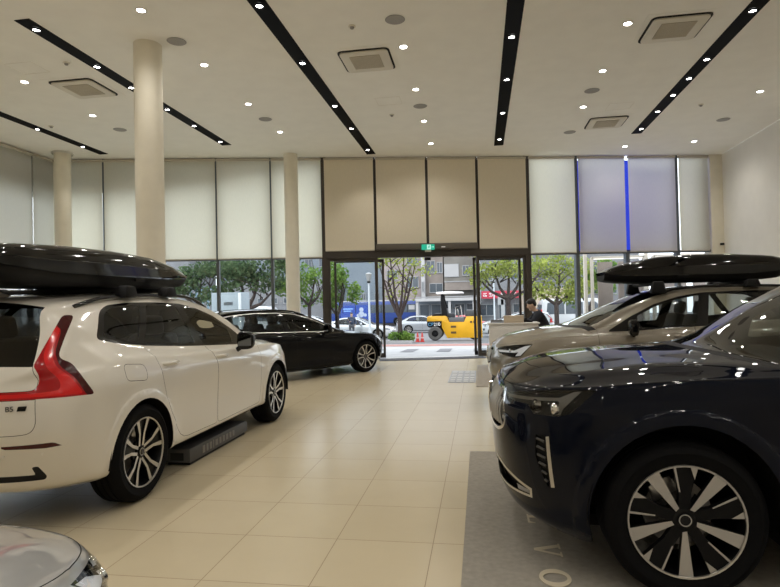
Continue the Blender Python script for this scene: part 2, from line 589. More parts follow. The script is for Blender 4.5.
    def side(s, x, z, y0=2.):
        h = s.tree.ray_cast(Vector((x, y0, z)), Vector((0, -1, 0)))
        return h[0] if h[0] else Vector((x, .9, z))
    def front(s, y, z):
        h = s.tree.ray_cast(Vector((3, y, z)), Vector((-1, 0, 0)))
        return h[0] if h[0] else Vector((.8, y, z))
    def rear(s, y, z):
        h = s.tree.ray_cast(Vector((-8, y, z)), Vector((1, 0, 0)))
        return h[0] if h[0] else Vector((-3.8, y, z))

def make_wheel(parent, x, y, z, R, w, rim, style, left=True, detail=48, phase=0.):
    n = detail
    prof = [(rim+.005, -w/2), (R-.04, -w/2-.006), (R-.012, -w/2+.018), (R, -w/2+.04)]
    for g in (-.05, 0, .05):
        prof += [(R, g-.007), (R-.009, g-.005), (R-.009, g+.005), (R, g+.007)]
    prof += [(R, w/2-.04), (R-.012, w/2-.018), (R-.04, w/2+.004), (R-.05, w/2+.0065), (R-.055, w/2+.003), (rim+.03, w/2+.004), (rim+.005, w/2-.008)]
    bar = [(rim+.006, w/2-.006), (rim, w/2-.004), (rim-.006, w/2-.012), (rim-.012, w/2-.03), (rim-.03, 0), (rim-.03, -w/2+.01), (rim+.006, -w/2)]
    wh = lathe('wheel', bar, M['alloyblack'], parent, n, (0, 0, 0), 'y')
    wh.location = (x, y, z)
    if not left: wh.rotation_euler = (0, 0, PI)
    lathe('tyre', prof, M['rubber'], wh, n, (0, 0, 0), 'y')
    lathe('rim_lip', [(rim+.004, w/2-.006), (rim+.002, w/2+.001), (rim-.006, w/2-.001), (rim-.008, w/2-.008)], M['alloy'], wh, n, (0, 0, 0), 'y')
    bm = bmesh.new()
    def dish(r): return w/2-.010-.028*max(0, 1-(r/rim))**1.3
    def blade(ang, poly, front, dep=.03, lift=0.):
        k0 = len(bm.verts); ca, sa = math.cos(ang), math.sin(ang)
        fs = prism_bm(bm, poly, -dep, 0, ((ca, 0, sa), (-sa, 0, ca), (0, 1, 0), (0, 0, 0)))
        bm.verts.ensure_lookup_table()
        for v in list(bm.verts)[k0:]:
            r = math.hypot(v.co.x, v.co.z); v.co.y += dish(r)+lift
        bm.normal_update()
        for f in fs: f.material_index = 0 if (front and f.normal.y > .6) else 1
    ri = rim-.006
    if style == 'a':
        for j in range(5):
            a = 2*PI*j/5+phase
            for sgn in (1, -1):
                # blade: narrow at the hub, widening to the rim
                p = [(.045, sgn*.010), (.045, sgn*.034), (ri*.55, sgn*.040), (ri, sgn*.088), (ri, sgn*.050), (ri*.55, sgn*.017)]
                blade(a, p, True)
            blade(a, [(.045, -.012), (.045, .012), (ri*.6, .018), (ri, .05), (ri, -.05), (ri*.6, -.018)], False, .02, -.014)
            blade(a+PI/5, [(.04, -.02), (.04, .02), (ri*.4, .012), (ri*.4, -.012)], False, .02, -.012)
    else:
        for j in range(5):
            a = 2*PI*j/5+phase
            blade(a, [(.055, -.010), (.06, .012), (ri, .038), (ri, -.030)], True)
            b = a+PI/5
            blade(b, [(.05, -.028), (.05, .028), (ri*.5, .028), (ri, .056), (ri, -.056), (ri*.5, -.028)], False, .03, -.004)
            blade(b, [(ri*.52, -.022), (ri*.52, -.029), (ri, -.058), (ri, -.046)], True, .02, -.001)
            blade(b, [(ri*.76, .042), (ri, .058), (ri, .022)], True, .02, -.001)
            blade(a+PI/2.6, [(.05, -.012), (.05, .012), (ri*.5, .02), (ri*.5, -.02)], False, .02, -.02)
    v, f = lathe_data([(.062, -.05), (.062, 0), (.04, .008), (.001, .008)], 24, 'y')
    k = [bm.verts.new((p[0], p[1]+dish(.05)-.006, p[2])) for p in v]
    for q in f:
        fc = bm.faces.new([k[i] for i in q]); fc.material_index = 1
    bmesh.ops.recalc_face_normals(bm, faces=[fc for fc in bm.faces])
    from_bm('spokes', bm, [M['alloy'], M['alloyblack']], wh)
    hc_ = lathe('hub_cap', [(.034, dish(.05)), (.034, dish(.05)+.006), (.001, dish(.05)+.007)], M['glossblack'], wh, 24, (0, 0, 0), 'y')
    if detail > 30: lathe('hub_ring', [(.030, dish(.05)+.005), (.030, dish(.05)+.009), (.025, dish(.05)+.009), (.025, dish(.05)+.005)], M['satin'], wh, 24, (0, 0, 0), 'y')
    bm = bmesh.new()
    v, f = lathe_data([(.06, -.01), (.165, -.01), (.165, -.035), (.06, -.035)], 40, 'y')
    k = [bm.verts.new(p) for p in v]
    for q in f: bm.faces.new([k[i] for i in q])
    from_bm('brake_disc', bm, M['disc'], wh, True, 40)
    prism('brake_caliper', [(.10, -.07), (.185, -.06), (.185, .06), (.10, .07)], -.05, .012, ((.5 if left else -.5, 0, .86), (-.86, 0, .5 if left else -.5), (0, 1, 0), (0, 0, 0)), M['satin'], wh, .008)
    return wh

def ring(poly, d0, d1):
    return offset_poly(poly, d0), offset_poly(poly, d1)

def seat(parent, x, y, z, mat, bench=None, sc=1.):
    w = bench or .50
    s = box('seat', (x, y, z+.07), (.52, w, .16), mat, parent, .05)
    box('backrest', (x-.30, y, z+.40), (.16, w-.02, .66), mat, s, .06, rot=Matrix.Rotation(math.radians(-16), 3, 'Y')).location = (0, 0, 0)
    ys = [y] if not bench else [y-.38, y+.38]
    for t in ys:
        box('headrest', (x-.43, t, z+.80), (.10, .27, .19), mat, s, .045, rot=Matrix.Rotation(math.radians(-12), 3, 'Y'))
    return s

def build_car(S, name, label, cat, loc, rz, paint, q=4, group=None, glassmat=None, cabin=True, hero=True):
    root = empty(name, label, cat, loc, rz, group)
    B = Body(S, q); bm = B.bm
    wb = S['wb']; Rw = S['R']; Ra = S['Ra']; rim = S['rim']; wy = S['wy']
    gm = glassmat or M['carglass']
    inner = M['inner']
    # ---- wheel arches: flare, then opening
    for ax in (0, -wb):
        for v in bm.verts:
            if v.co.y > .5 and v.co.z < Rw+Ra+.12:
                r = math.hypot(v.co.x-ax, v.co.z-Rw)
                if r < Ra+.2: v.co.y += S.get('flare', .014)*math.exp(-((max(r-Ra, 0)-.02)/.05)**2)
    if S.get('ridge'):
        for ax in (0, -wb):
            for d in (.062, .074):
                fs = [f for f in bm.faces if f[B.lay] == 0 and f.calc_center_median().y > .55 and abs(f.calc_center_median().x-ax) < Ra+.25 and f.calc_center_median().z < Rw+Ra+.25]
                imprint(bm, fs, [(ax+(Ra+d)*math.cos(a), Rw+(Ra*S.get('archz', 1.)+d)*math.sin(a)) for a in np.linspace(0, 2*PI, 48)[:-1]], (1, 0, 0), (0, 0, 1))
            for v in bm.verts:
                if v.co.y > .5 and math.hypot((v.co.x-ax)/(Ra+.063), (v.co.z-Rw)/(Ra*S.get('archz', 1.)+.063)) <= 1.004: v.co.y += S['ridge']
    B.keep_normals()
    for ax in (0, -wb):
        c = [(ax+Ra*math.cos(a), Rw+Ra*math.sin(a)*S.get('archz', 1.0)) for a in np.linspace(0, 2*PI, 44)[:-1]]
        fs = B.cut('arch', c, 'sideall', ('body',), lambda f: f.calc_center_median().y > .55)
    bmesh.ops.delete(bm, geom=B.faces('arch'), context='FACES')
    bmesh.ops.delete(bm, geom=[v for v in bm.verts if not v.link_faces], context='VERTS')
    # ---- side windows
    B.cut('trim', S['dlo'], 'side', ('body',), lambda f: f.calc_center_median().z > S['beltmin'])
    if S.get('chrome'):
        B.cut('chrome', offset_poly(S['dlo'], .016), 'side', ('body',), lambda f: f.calc_center_median().z > S['beltmin']-.05)
    for i, g in enumerate(S['glass']): B.cut('glass%d' % i, g, 'side', ('trim',))
    for i, d in enumerate(S['doors']): B.cut('door%d' % i, d, 'side', ('body',))
    # ---- lamps and front
    for nm, view, poly, within in S['cuts']:
        B.cut(nm, poly, view, within)
    bm.normal_update()
    # ---- meshes
    def panel(nm, part, mat, mirror='both', gap=0., thick=.018, parent=root, sm=True):
        fs = B.faces(nm)
        if not fs: return None
        v, f = extract(bm, fs, mirror)
        o = mesh(part, v, f, [mat, inner], parent, sm, 50); tidy(o.data)
        if gap: inset_edges(o.data, gap)
        B.shell(o, thick)
        return o
    gap = .0035
    panel('body', 'body', paint, 'both', 0)
    panel('bonnet', 'bonnet', paint, 'both', gap)
    panel('cowl', 'cowl_panel', M['plasticblack'], 'both')
    panel('windscreen', 'windscreen', M['screen'], 'both', 0, 0)
    panel('rear_window', 'rear_window', M['darkglass'], 'both', 0, 0)
    panel('tailgate', 'tailgate', paint, 'both', gap)
    if 'rearblack' in B.names: panel('rearblack', 'rear_window_surround', M['glossblack'], 'both')
    for mir in (None, 'right'):
        panel('trim', 'window_surround', M['glossblack'], mir)
        if S.get('chrome'): panel('chrome', 'window_trim_strip', M['satin'], mir, 0, .006)
        for i in range(len(S['glass'])):
            panel('glass%d' % i, 'side_window', M['darkglass'] if i >= S.get('tint_from', 9) else gm, mir, 0, 0)
        for i in range(len(S['doors'])):
            d = panel('door%d' % i, 'door', paint, mir, gap)
            if d is not None and hero:
                hx, hz = S['handles'][i]; p = B.side(hx, hz); sgn = 1 if mir is None else -1
                h = tube('door_handle', [(hx+.11, sgn*(p.y-.004), hz), (hx+.085, sgn*(p.y+.028), hz+.001), (hx, sgn*(p.y+.036), hz+.002), (hx-.085, sgn*(p.y+.028), hz+.001), (hx-.11, sgn*(p.y-.004), hz)], [.012, .015, .015, .015, .012], paint, d, 10)
                h.scale = (1, 1, 1)
    if 'fuel' in B.names:
        panel('fuel', 'fuel_flap', paint, 'right', gap); panel('fuel', 'quarter_panel', paint, None)
    # lamps
    for side_ in (None, 'right'):
        for nm, spec in S['lamps'].items():
            fs = B.faces(*spec['all'])
            if not fs: continue
            def mir(vf):
                v, f = vf
                return (v, f) if side_ is None else ([(a, -b, c) for a, b, c in v], [t[::-1] for t in f])
            if spec['type'] == 'head':
                v, f = mir(push(bm, fs, .0))
                o = mesh('headlamp', v, f, M['lampglass'], root, True)
                v, f = mir(push(bm, B.faces(*spec['all']), .045)); mesh('lamp_housing', v, f, M['plasticblack'], o, True)
                dr = B.faces(spec['drl'])
                if dr:
                    v, f = mir(push(bm, dr, .008)); mesh('daylight_lamp', v, f, S.get('drlmat') or M['glowwhite'], o, True)
                pj = spec.get('proj')
                if pj and hero:
                    for (py, pz) in pj:
                        p = B.front(py, pz); sg = 1 if side_ is None else -1
                        lathe('projector_lens', [(.04, -.03), (.038, 0), (.028, .008), (.001, .012)], M['chrome'], o, 16, (0, 0, 0), 'z').matrix_local = Matrix.Translation((p.x-.035, sg*py, pz)) @ Matrix.Rotation(PI/2, 4, 'Y')
            else:
                o = None
                for k_, (pn, mat) in enumerate(spec['pieces']):
                    ff = B.faces(pn)
                    if not ff: continue
                    v, f = mir(push(bm, ff, 0))
                    if o is None: o = mesh('tail_lamp', v, f, [mat, inner], root, True); B.shell(o, .02)
                    else: B.shell(mesh('lamp_segment', v, f, [mat, inner], o, True), .02)
    # grille
    if 'grille' in B.names and B.faces('grille'):
        v, f = push(bm, B.faces('grille'), .045)
        n = len(v); v2 = v+[(a, -b, c) for a, b, c in v]; f2 = f+[[n+i for i in t][::-1] for t in f]
        g = mesh('grille', v2, f2, M['glossblack'], root, True)
        panel('grilleframe', 'grille_frame', S.get('framemat') or M['chrome'], 'both', 0, .012, g)
        gp = S['grillepoly']; b2 = bmesh.new()
        zs = [p[1] for p in gp]; z0, z1 = min(zs)+.005, max(zs)-.005
        ymax = max(p[0] for p in gp)
        nb = S.get('slats', 13)
        for sgn in (1, -1):
            for j in range(nb+6):
                y0 = (j+.5)*ymax/nb
                pts = []
                for t in np.linspace(0, 1, 7):
                    z = z1+(z0-z1)*t; y = y0*(1-.10*t)-S.get('slant', 0)*(1-t)
                    if 0 <= y and in_poly((y, z), gp):
                        p = B.front(y, z); pts.append((p.x-.012+.022*math.sin(PI*t), sgn*y, z))
                if len(pts) > 1: tube_bm(b2, pts, .0065, 6)
        from_bm('grille_slats', b2, S.get('slatmat') or M['satin'], g, True, 60)
    for nm, part, mat, depth in S.get('dark', []):
        fs = B.faces(nm)
        if fs:
            v, f = push(bm, fs, depth); n = len(v)
            cen = any(abs(t[1]) < 1e-4 for t in v)
            if cen:
                mesh(part, v+[(a, -b, c) for a, b, c in v], f+[[n+i for i in t][::-1] for t in f], M[mat], root, True)
            else:
                for k_ in (0, 1):
                    vv, ff = (v, f) if k_ == 0 else ([(a, -b, c) for a, b, c in v], [t[::-1] for t in f])
                    o = mesh(part, vv, ff, [M[mat], inner], root, True, 50)
                    if not depth: B.shell(o, .01)
    if S.get('vents'):
        for sg in (1, -1):
            for (q0, q1, z0) in S['vents']:
                pts = []
                for qq, zz in ((q0, z0), (q1, z0-.012)):
                    h = B.tree.ray_cast(Vector((-.7071*qq+2.1, .7071*qq+2.1, zz)), Vector((-.7071, -.7071, 0)))
                    pts.append((h[0].x-.003, sg*(h[0].y-.003), zz))
                tube('vent_slat', pts, .007, M['satin_dark'], root, 6)
    # ---- underbody and arch liners
    b2 = bmesh.new()
    zu = S['under']; xf = S['rows'][0]['xf']-.06; xr = S['rows'][0]['xr']+.06; wi = wy-.30
    bm_box(b2, (-wb/2, 0, zu+.03), (wb+2*Ra, 2*wi, .06))
    bm_box(b2, ((-Ra-wb+Ra)/2, 0, zu+.035), (wb-2*Ra, 2*(S['rows'][0]['W']-.03), .05))
    bm_box(b2, ((xf-.06+Ra)/2, 0, zu+.17), (xf-Ra-.10, 1.0, .05)); bm_box(b2, ((xr-wb-Ra)/2, 0, zu+.14), (-wb-Ra-xr, 1.2, .05))
    for ax in (0, -wb):
        for sg in (1, -1):
            ang = np.linspace(math.radians(-4), math.radians(184), 26)
            ro = []
            for y in (wy+.005, wy-.06, wi):
                ro.append([b2.verts.new((ax+(Ra+.012)*math.cos(a), sg*y, Rw+(Ra+.012)*math.sin(a)*S.get('archz', 1.))) for a in ang])
            for r in range(2):
                for k in range(25): b2.faces.new((ro[r][k], ro[r][k+1], ro[r+1][k+1], ro[r+1][k]))
            b2.faces.new(ro[2])
    from_bm('underbody', b2, M['inner'], root)
    # ---- wheels
    k = 0
    for ax in (0, -wb):
        for left in (True, False):
            w_ = S['tw']; make_wheel(root, ax, (wy-w_/2)*(1 if left else -1), Rw, Rw, w_, rim, S['style'], left, 48 if hero else 24, S.get('phase', .3)+k*.4); k += 0 if hero else 1
    # ---- mirrors
    mx, my, mz = S['mirror']
    for sg in (1, -1):
        b2 = bmesh.new()
        bmesh.ops.create_uvsphere(b2, u_segments=20, v_segments=12, radius=1)
        for v in b2.verts:
            c = v.co
            f = .75 if c.x < 0 else 1.15
            e = lambda t: math.copysign(abs(t)**.62, t)
            v.co = (e(c.x)*.062*f, e(c.y)*S.get('mw', .095), e(c.z)*.10*(1+.10*c.y))
            if v.co.x < -.035: v.co.x = -.035
        mo = from_bm('door_mirror', b2, S.get('mirrormat') or paint, root, True, 50); mo.location = (mx, sg*my, mz)
        bm2 = bmesh.new(); bm_box(bm2, (-.037, 0, .003), (.004, .15, .12), None, .0015); from_bm('mirror_glass', bm2, M['mirror'], mo)
        p = B.side(mx-.02, mz-.10)
        tube('mirror_arm', [(.0, -sg*.03, -.05), (-.01, -sg*.09, -.095), (-.02, sg*(p.y-.02-my), -.115)], [.03, .026, .03], M['glossblack'], mo, 8)
    # ---- roof rails
    if S.get('rails'):
        x0, x1 = S['rails']
        for sg in (1, -1):
            pts = []
            for t in np.linspace(0, 1, 15):
                x = x0+(x1-x0)*t
                h = B.tree.ray_cast(Vector((x, S['raily'], 3)), Vector((0, 0, -1)))
                zz = h[0].z if h[0] else 1.5
                pts.append((x, sg*S['raily'], zz+S.get('railh', .035)*min(1, 6*min(t, 1-t)+.08)))
            tube('roof_rail', pts, .016, S.get('railmat') or M['glossblack'], root, 8)
    # ---- cabin
    if cabin:
        lm = M['leather']
        fx = S['seatx']; sz = S['seatz']
        for y in (.37, -.37): seat(root, fx, y, sz, lm)
        seat(root, fx-.95, 0, sz+.03, lm, 1.25)
        dz = S['dashz']
        box('dashboard', (S['dashx'], 0, dz-.14), (.42, 1.36, .26), M['inner'], root, .07)
        v, f = [], []
        bm2 = bmesh.new()
        for i in range(28):
            pass
        bmt = bmesh.new()
        R1, r1 = .18, .016
        vs = []
        for i in range(28):
            a = 2*PI*i/28
            vs.append([bmt.verts.new(((R1+r1*math.cos(b))*math.cos(a), (R1+r1*math.cos(b))*math.sin(a), r1*math.sin(b))) for b in np.linspace(0, 2*PI, 7)[:-1]])
        for i in range(28):
            for j in range(6): bmt.faces.new((vs[i][j], vs[(i+1) % 28][j], vs[(i+1) % 28][(j+1) % 6], vs[i][(j+1) % 6]))
        for a in (0, 2.3, 4.0): tube_bm(bmt, [(0, 0, 0), (.17*math.cos(a), .17*math.sin(a), 0)], .02, 6)
        bm2.free()
        o = from_bm('steering_wheel', bmt, lm, root, True, 50)
        o.location = (S['dashx']-.33, .37, dz-.04); o.rotation_euler = (0, math.radians(-64), 0)
        box('boot_floor', (-wb-.25, 0, S['seatz']+.18), (1.0, 1.1, .04), M['inner'], root)
    return root, B

# ------------------------------------------------------------------ car shapes
XC60 = dict(
    wb=2.90, R=.37, Ra=.405, archz=1.02, rim=.262, tw=.245, wy=.948, Df=.70, pf=2.5, Dr=.62, pr=2.7, style='a', phase=.32, flare=.010,
    x6=[.29, .06, -.22, -.58, -.95, -1.40, -1.90, -2.38, -2.82, -3.06, -3.20, -3.30], hoodn=3, cowl_v=4, rear_v=10, hood_k=5,
    zx=[.88, .45, 0, -.6, -1.4, -2.2, -2.9, -3.4, -3.87],
    rows=[dict(z=[.25, .22, .25, .27, .27, .27, .26, .28, .30], W=.85, xf=.74, xr=-3.70),
          dict(z=[.31, .30, .31, .31, .31, .31, .31, .33, .355], W=.925, xf=.82, xr=-3.74),
          dict(z=[.45, .45, .46, .46, .45, .46, .47, .52, .56], W=.940, xf=.875, xr=-3.82, bulge=.006, tuck=.016),
          dict(z=[.61, .63, .66, .67, .68, .69, .70, .71, .72], W=.946, xf=.885, xr=-3.86, bulge=.010, tuck=.012),
          dict(z=[.71, .77, .84, .87, .90, .92, .94, .92, .88], W=.945, xf=.87, xr=-3.85, bulge=.006),
          dict(z=[.845, .938, .998, 1.012, 1.022, 1.055, 1.10, 1.07, 1.00], W=.90, xf=.82, xr=-3.82)],
    c0=[(.66, .968), (.42, 1.035), (.12, 1.085), (-.16, 1.115), (-.70, 1.34), (-1.30, 1.565), (-1.85, 1.625), (-2.38, 1.635), (-2.87, 1.615), (-3.50, 1.555), (-3.62, 1.34), (-3.75, 1.13)],
    c3=[(-.42, .73, 1.12), (-.92, .655, 1.37), (-1.42, .60, 1.525), (-1.90, .585, 1.575), (-2.38, .575, 1.58), (-2.86, .57, 1.565), (-3.42, .56, 1.50), (-3.54, .62, 1.31), (-3.68, .68, 1.12)],
    c5=[(-.55, .835, 1.03), (-.93, .835, 1.05), (-1.40, .83, 1.075), (-1.90, .825, 1.105), (-2.38, .815, 1.14), (-2.85, .80, 1.185), (-3.17, .775, 1.25), (-3.38, .765, 1.24), (-3.53, .79, 1.10)],
    beltmin=.98,
    dlo=round_poly([(-.62, 1.05), (-.90, 1.225), (-1.22, 1.385), (-1.52, 1.475), (-1.80, 1.52), (-2.2, 1.535), (-2.62, 1.535), (-2.88, 1.515), (-3.0, 1.47), (-3.10, 1.36), (-3.20, 1.262), (-2.97, 1.215), (-2.67, 1.18), (-2.27, 1.145), (-1.81, 1.11), (-.90, 1.055)],
                   [.04, 0, 0, 0, 0, 0, .05, .05, .06, .06, .05, 0, 0, 0, 0, 0], 3),
    glass=[round_poly([(-.99, 1.085), (-1.0, 1.245), (-1.24, 1.365), (-1.53, 1.453), (-1.78, 1.497), (-1.68, 1.125)], [.02, .02, .05, .05, .02, .02], 2),
           round_poly([(-1.815, 1.135), (-1.90, 1.512), (-2.2, 1.517), (-2.36, 1.514), (-2.63, 1.20)], .02, 2),
           round_poly([(-2.71, 1.215), (-2.45, 1.513), (-2.62, 1.512), (-2.86, 1.49), (-2.96, 1.45), (-3.05, 1.34), (-3.10, 1.275)], .025, 2)],
    doors=[round_poly([(-.49, 1.10), (-.50, .66), (-.55, .335), (-1.61, .325), (-1.60, .81), (-1.70, 1.3)], [0, .1, .05, .04, 0, 0], 3),
           round_poly([(-1.61, 1.3), (-1.61, .81), (-1.62, .325), (-2.33, .335), (-2.56, .66), (-2.63, .92), (-2.70, 1.3)], [0, 0, .04, .12, .06, .1, 0], 3)],
    handles=[(-1.50, .985), (-2.48, 1.015)],
    cuts=[], lamps={}, mirror=(-1.06, 1.0, 1.105), mirrormat=M['glossblack'], under=.235,
    rails=(-1.2, -3.22), raily=.60, railh=.04, seatx=-1.45, seatz=.52, dashx=-.80, dashz=1.06)

XC90 = dict(
    wb=2.984, R=.383, Ra=.452, archz=1.05, rim=.272, tw=.27, wy=.955, Df=.72, pf=2.7, Dr=.6, pr=3., style='b', phase=.96, flare=.016,
    x6=[.32, .06, -.25, -.66, -1.05, -1.50, -2.0, -2.5, -3.0, -3.28, -3.40, -3.49], hoodn=3, cowl_v=4, rear_v=10, hood_k=6,
    zx=[.90, .45, 0, -.6, -1.4, -2.2, -2.98, -3.5, -4.06],
    rows=[dict(z=[.24, .23, .27, .28, .28, .28, .28, .34, .42], W=.915, xf=.76, xr=-3.86),
          dict(z=[.31, .31, .33, .33, .33, .33, .34, .40, .48], W=.948, xf=.84, xr=-3.96),
          dict(z=[.48, .48, .50, .50, .50, .50, .51, .54, .60], W=.95, xf=.89, xr=-4.03, bulge=.004, tuck=.014),
          dict(z=[.68, .70, .73, .74, .74, .74, .75, .76, .78], W=.955, xf=.905, xr=-4.06, bulge=.008, tuck=.010),
          dict(z=[.84, .88, .93, .95, .96, .97, .98, .97, .95], W=.955, xf=.90, xr=-4.05, bulge=.006),
          dict(z=[.975, 1.025, 1.06, 1.075, 1.085, 1.09, 1.10, 1.08, 1.04], W=.925, xf=.845, xr=-4.02)],
    c0=[(.66, 1.07), (.40, 1.115), (.06, 1.15), (-.30, 1.17), (-.80, 1.43), (-1.30, 1.655), (-1.95, 1.735), (-2.5, 1.74), (-3.1, 1.715), (-3.72, 1.645), (-3.85, 1.40), (-3.96, 1.15)],
    c3=[(-.52, .75, 1.12), (-1.0, .68, 1.40), (-1.5, .62, 1.605), (-2.0, .61, 1.665), (-2.5, .605, 1.675), (-3.1, .60, 1.65), (-3.62, .58, 1.585), (-3.78, .64, 1.38), (-3.91, .70, 1.14)],
    c5=[(-.63, .855, 1.10), (-1.03, .855, 1.115), (-1.5, .85, 1.13), (-2.0, .845, 1.14), (-2.5, .84, 1.15), (-3.05, .83, 1.165), (-3.45, .81, 1.18), (-3.66, .79, 1.18), (-3.80, .81, 1.10)],
    beltmin=1.06,
    dlo=round_poly([(-.70, 1.115), (-.98, 1.29), (-1.28, 1.455), (-1.58, 1.565), (-1.9, 1.61), (-2.5, 1.625), (-3.1, 1.60), (-3.42, 1.55), (-3.55, 1.22), (-3.0, 1.195), (-2.0, 1.165), (-1.2, 1.14)], [.03, 0, 0, 0, 0, 0, 0, .06, .06, 0, 0, 0], 3),
    glass=[round_poly([(-1.05, 1.155), (-1.06, 1.31), (-1.3, 1.44), (-1.6, 1.545), (-1.86, 1.585), (-1.80, 1.18)], .02, 2),
           round_poly([(-1.92, 1.185), (-1.97, 1.60), (-2.5, 1.605), (-2.78, 1.597), (-2.86, 1.21)], .02, 2),
           round_poly([(-2.95, 1.215), (-2.88, 1.592), (-3.1, 1.58), (-3.38, 1.535), (-3.50, 1.24)], .025, 2)],
    doors=[round_poly([(-.52, 1.12), (-.53, .70), (-.58, .35), (-1.74, .345), (-1.76, .85), (-1.84, 1.35)], [0, .1, .05, .04, 0, 0], 3),
           round_poly([(-1.77, 1.35), (-1.77, .85), (-1.75, .345), (-2.42, .355), (-2.62, .70), (-2.72, .95), (-2.84, 1.35)], [0, 0, .04, .12, .06, .1, 0], 3)],
    handles=[(-1.62, 1.0), (-2.60, 1.02)],
    cuts=[], lamps={}, mirror=(-1.02, 1.04, 1.18), mirrormat=None, under=.24,
    rails=(-1.3, -3.5), raily=.63, railh=.04, seatx=-1.55, seatz=.60, dashx=-.92, dashz=1.12)

V60 = dict(
    wb=2.872, R=.338, Ra=.372, archz=1.0, rim=.247, tw=.235, wy=.915, Df=.75, pf=2.3, Dr=.6, pr=2.6, style='a', phase=.1, flare=.008,
    x6=[.23, .03, -.25, -.68, -1.05, -1.55, -2.0, -2.45, -2.86, -3.08, -3.21, -3.31], hoodn=3, cowl_v=4, rear_v=10, hood_k=5,
    zx=[.87, .45, 0, -.6, -1.4, -2.2, -2.87, -3.3, -3.89],
    rows=[dict(z=[.18, .17, .19, .19, .19, .19, .20, .26, .32], W=.81, xf=.74, xr=-3.70),
          dict(z=[.25, .24, .24, .23, .23, .23, .24, .31, .38], W=.885, xf=.81, xr=-3.78),
          dict(z=[.38, .38, .39, .38, .38, .38, .39, .43, .47], W=.900, xf=.865, xr=-3.86, bulge=.006, tuck=.016),
          dict(z=[.53, .55, .57, .58, .58, .59, .60, .60, .61], W=.915, xf=.875, xr=-3.89, bulge=.010, tuck=.010),
          dict(z=[.62, .67, .73, .76, .77, .78, .79, .78, .75], W=.915, xf=.855, xr=-3.88, bulge=.006),
          dict(z=[.69, .77, .835, .86, .875, .89, .90, .89, .86], W=.87, xf=.80, xr=-3.84)],
    c0=[(.64, .775), (.40, .83), (.06, .885), (-.32, .925), (-.85, 1.145), (-1.42, 1.345), (-1.98, 1.405), (-2.48, 1.41), (-2.98, 1.385), (-3.52, 1.32), (-3.66, 1.13), (-3.78, .97)],
    c3=[(-.56, .68, .94), (-1.06, .615, 1.16), (-1.58, .565, 1.31), (-2.02, .55, 1.355), (-2.48, .545, 1.36), (-2.98, .54, 1.33), (-3.44, .52, 1.265), (-3.58, .57, 1.10), (-3.72, .63, .96)],
    c5=[(-.70, .80, .895), (-1.05, .80, .91), (-1.55, .795, .93), (-2.0, .79, .94), (-2.45, .785, .955), (-2.92, .77, .97), (-3.28, .745, .985), (-3.48, .725, .975), (-3.62, .75, .93)],
    beltmin=.86, chrome=True,
    dlo=round_poly([(-.76, .925), (-1.05, 1.09), (-1.35, 1.215), (-1.65, 1.285), (-2.0, 1.315), (-2.5, 1.32), (-2.95, 1.295), (-3.2, 1.25), (-3.40, 1.02), (-3.3, 1.005), (-2.9, .99), (-2.0, .96), (-1.2, .935)], [.03, 0, 0, 0, 0, 0, .05, .06, .04, 0, 0, 0, 0], 3),
    glass=[round_poly([(-1.08, .955), (-1.09, 1.09), (-1.37, 1.20), (-1.66, 1.27), (-1.90, 1.295), (-1.82, .975)], .02, 2),
           round_poly([(-1.93, .98), (-2.0, 1.30), (-2.45, 1.305), (-2.58, 1.30), (-2.74, 1.005)], .02, 2),
           round_poly([(-2.83, 1.01), (-2.68, 1.293), (-2.93, 1.278), (-3.15, 1.235), (-3.29, 1.03)], .03, 2)],
    doors=[round_poly([(-.50, .95), (-.51, .58), (-.55, .265), (-1.72, .26), (-1.74, .68), (-1.84, 1.2)], [0, .1, .05, .04, 0, 0], 3),
           round_poly([(-1.75, 1.2), (-1.75, .68), (-1.73, .26), (-2.33, .27), (-2.53, .58), (-2.62, .80), (-2.74, 1.2)], [0, 0, .04, .12, .06, .1, 0], 3)],
    handles=[(-1.60, .80), (-2.52, .82)],
    cuts=[], lamps={}, mirror=(-1.08, .99, .985), mirrormat=None, under=.165,
    rails=(-1.35, -3.3), raily=.56, railh=.03, seatx=-1.55, seatz=.38, dashx=-.92, dashz=.92)
import copy

def half(p): return p
LAMP60 = [(-1.856, 1.447), (-1.922, 1.325), (-1.969, 1.222), (-1.982, 1.184), (-1.971, 1.157), (-1.905, 1.124), (-1.773, .904), (-1.872, .911), (-2.101, .915), (-2.8, .915), (-2.8, .962), (-2.148, .966), (-2.121, .979), (-2.103, 1.015), (-2.102, 1.06), (-2.118, 1.094), (-2.133, 1.126), (-2.058, 1.253), (-1.938, 1.45)]
LIT60 = [(-1.990, 1.375), (-1.955, 1.354), (-2.028, 1.206), (-2.006, 1.115), (-1.914, 1.029), (-1.845, .922), (-2.101, .928), (-2.8, .928), (-2.8, .952), (-2.111, .952), (-1.985, .962), (-1.985, 1.023), (-2.062, 1.108), (-2.075, 1.19)]
DARK60 = [(-1.84, 1.46), (-1.90, 1.325), (-1.95, 1.222), (-1.965, 1.184), (-1.955, 1.157), (-1.89, 1.124), (-1.75, .90), (-1.825, .900), (-1.895, 1.03), (-1.985, 1.115), (-2.005, 1.20), (-1.950, 1.35), (-1.985, 1.38), (-1.95, 1.46)]
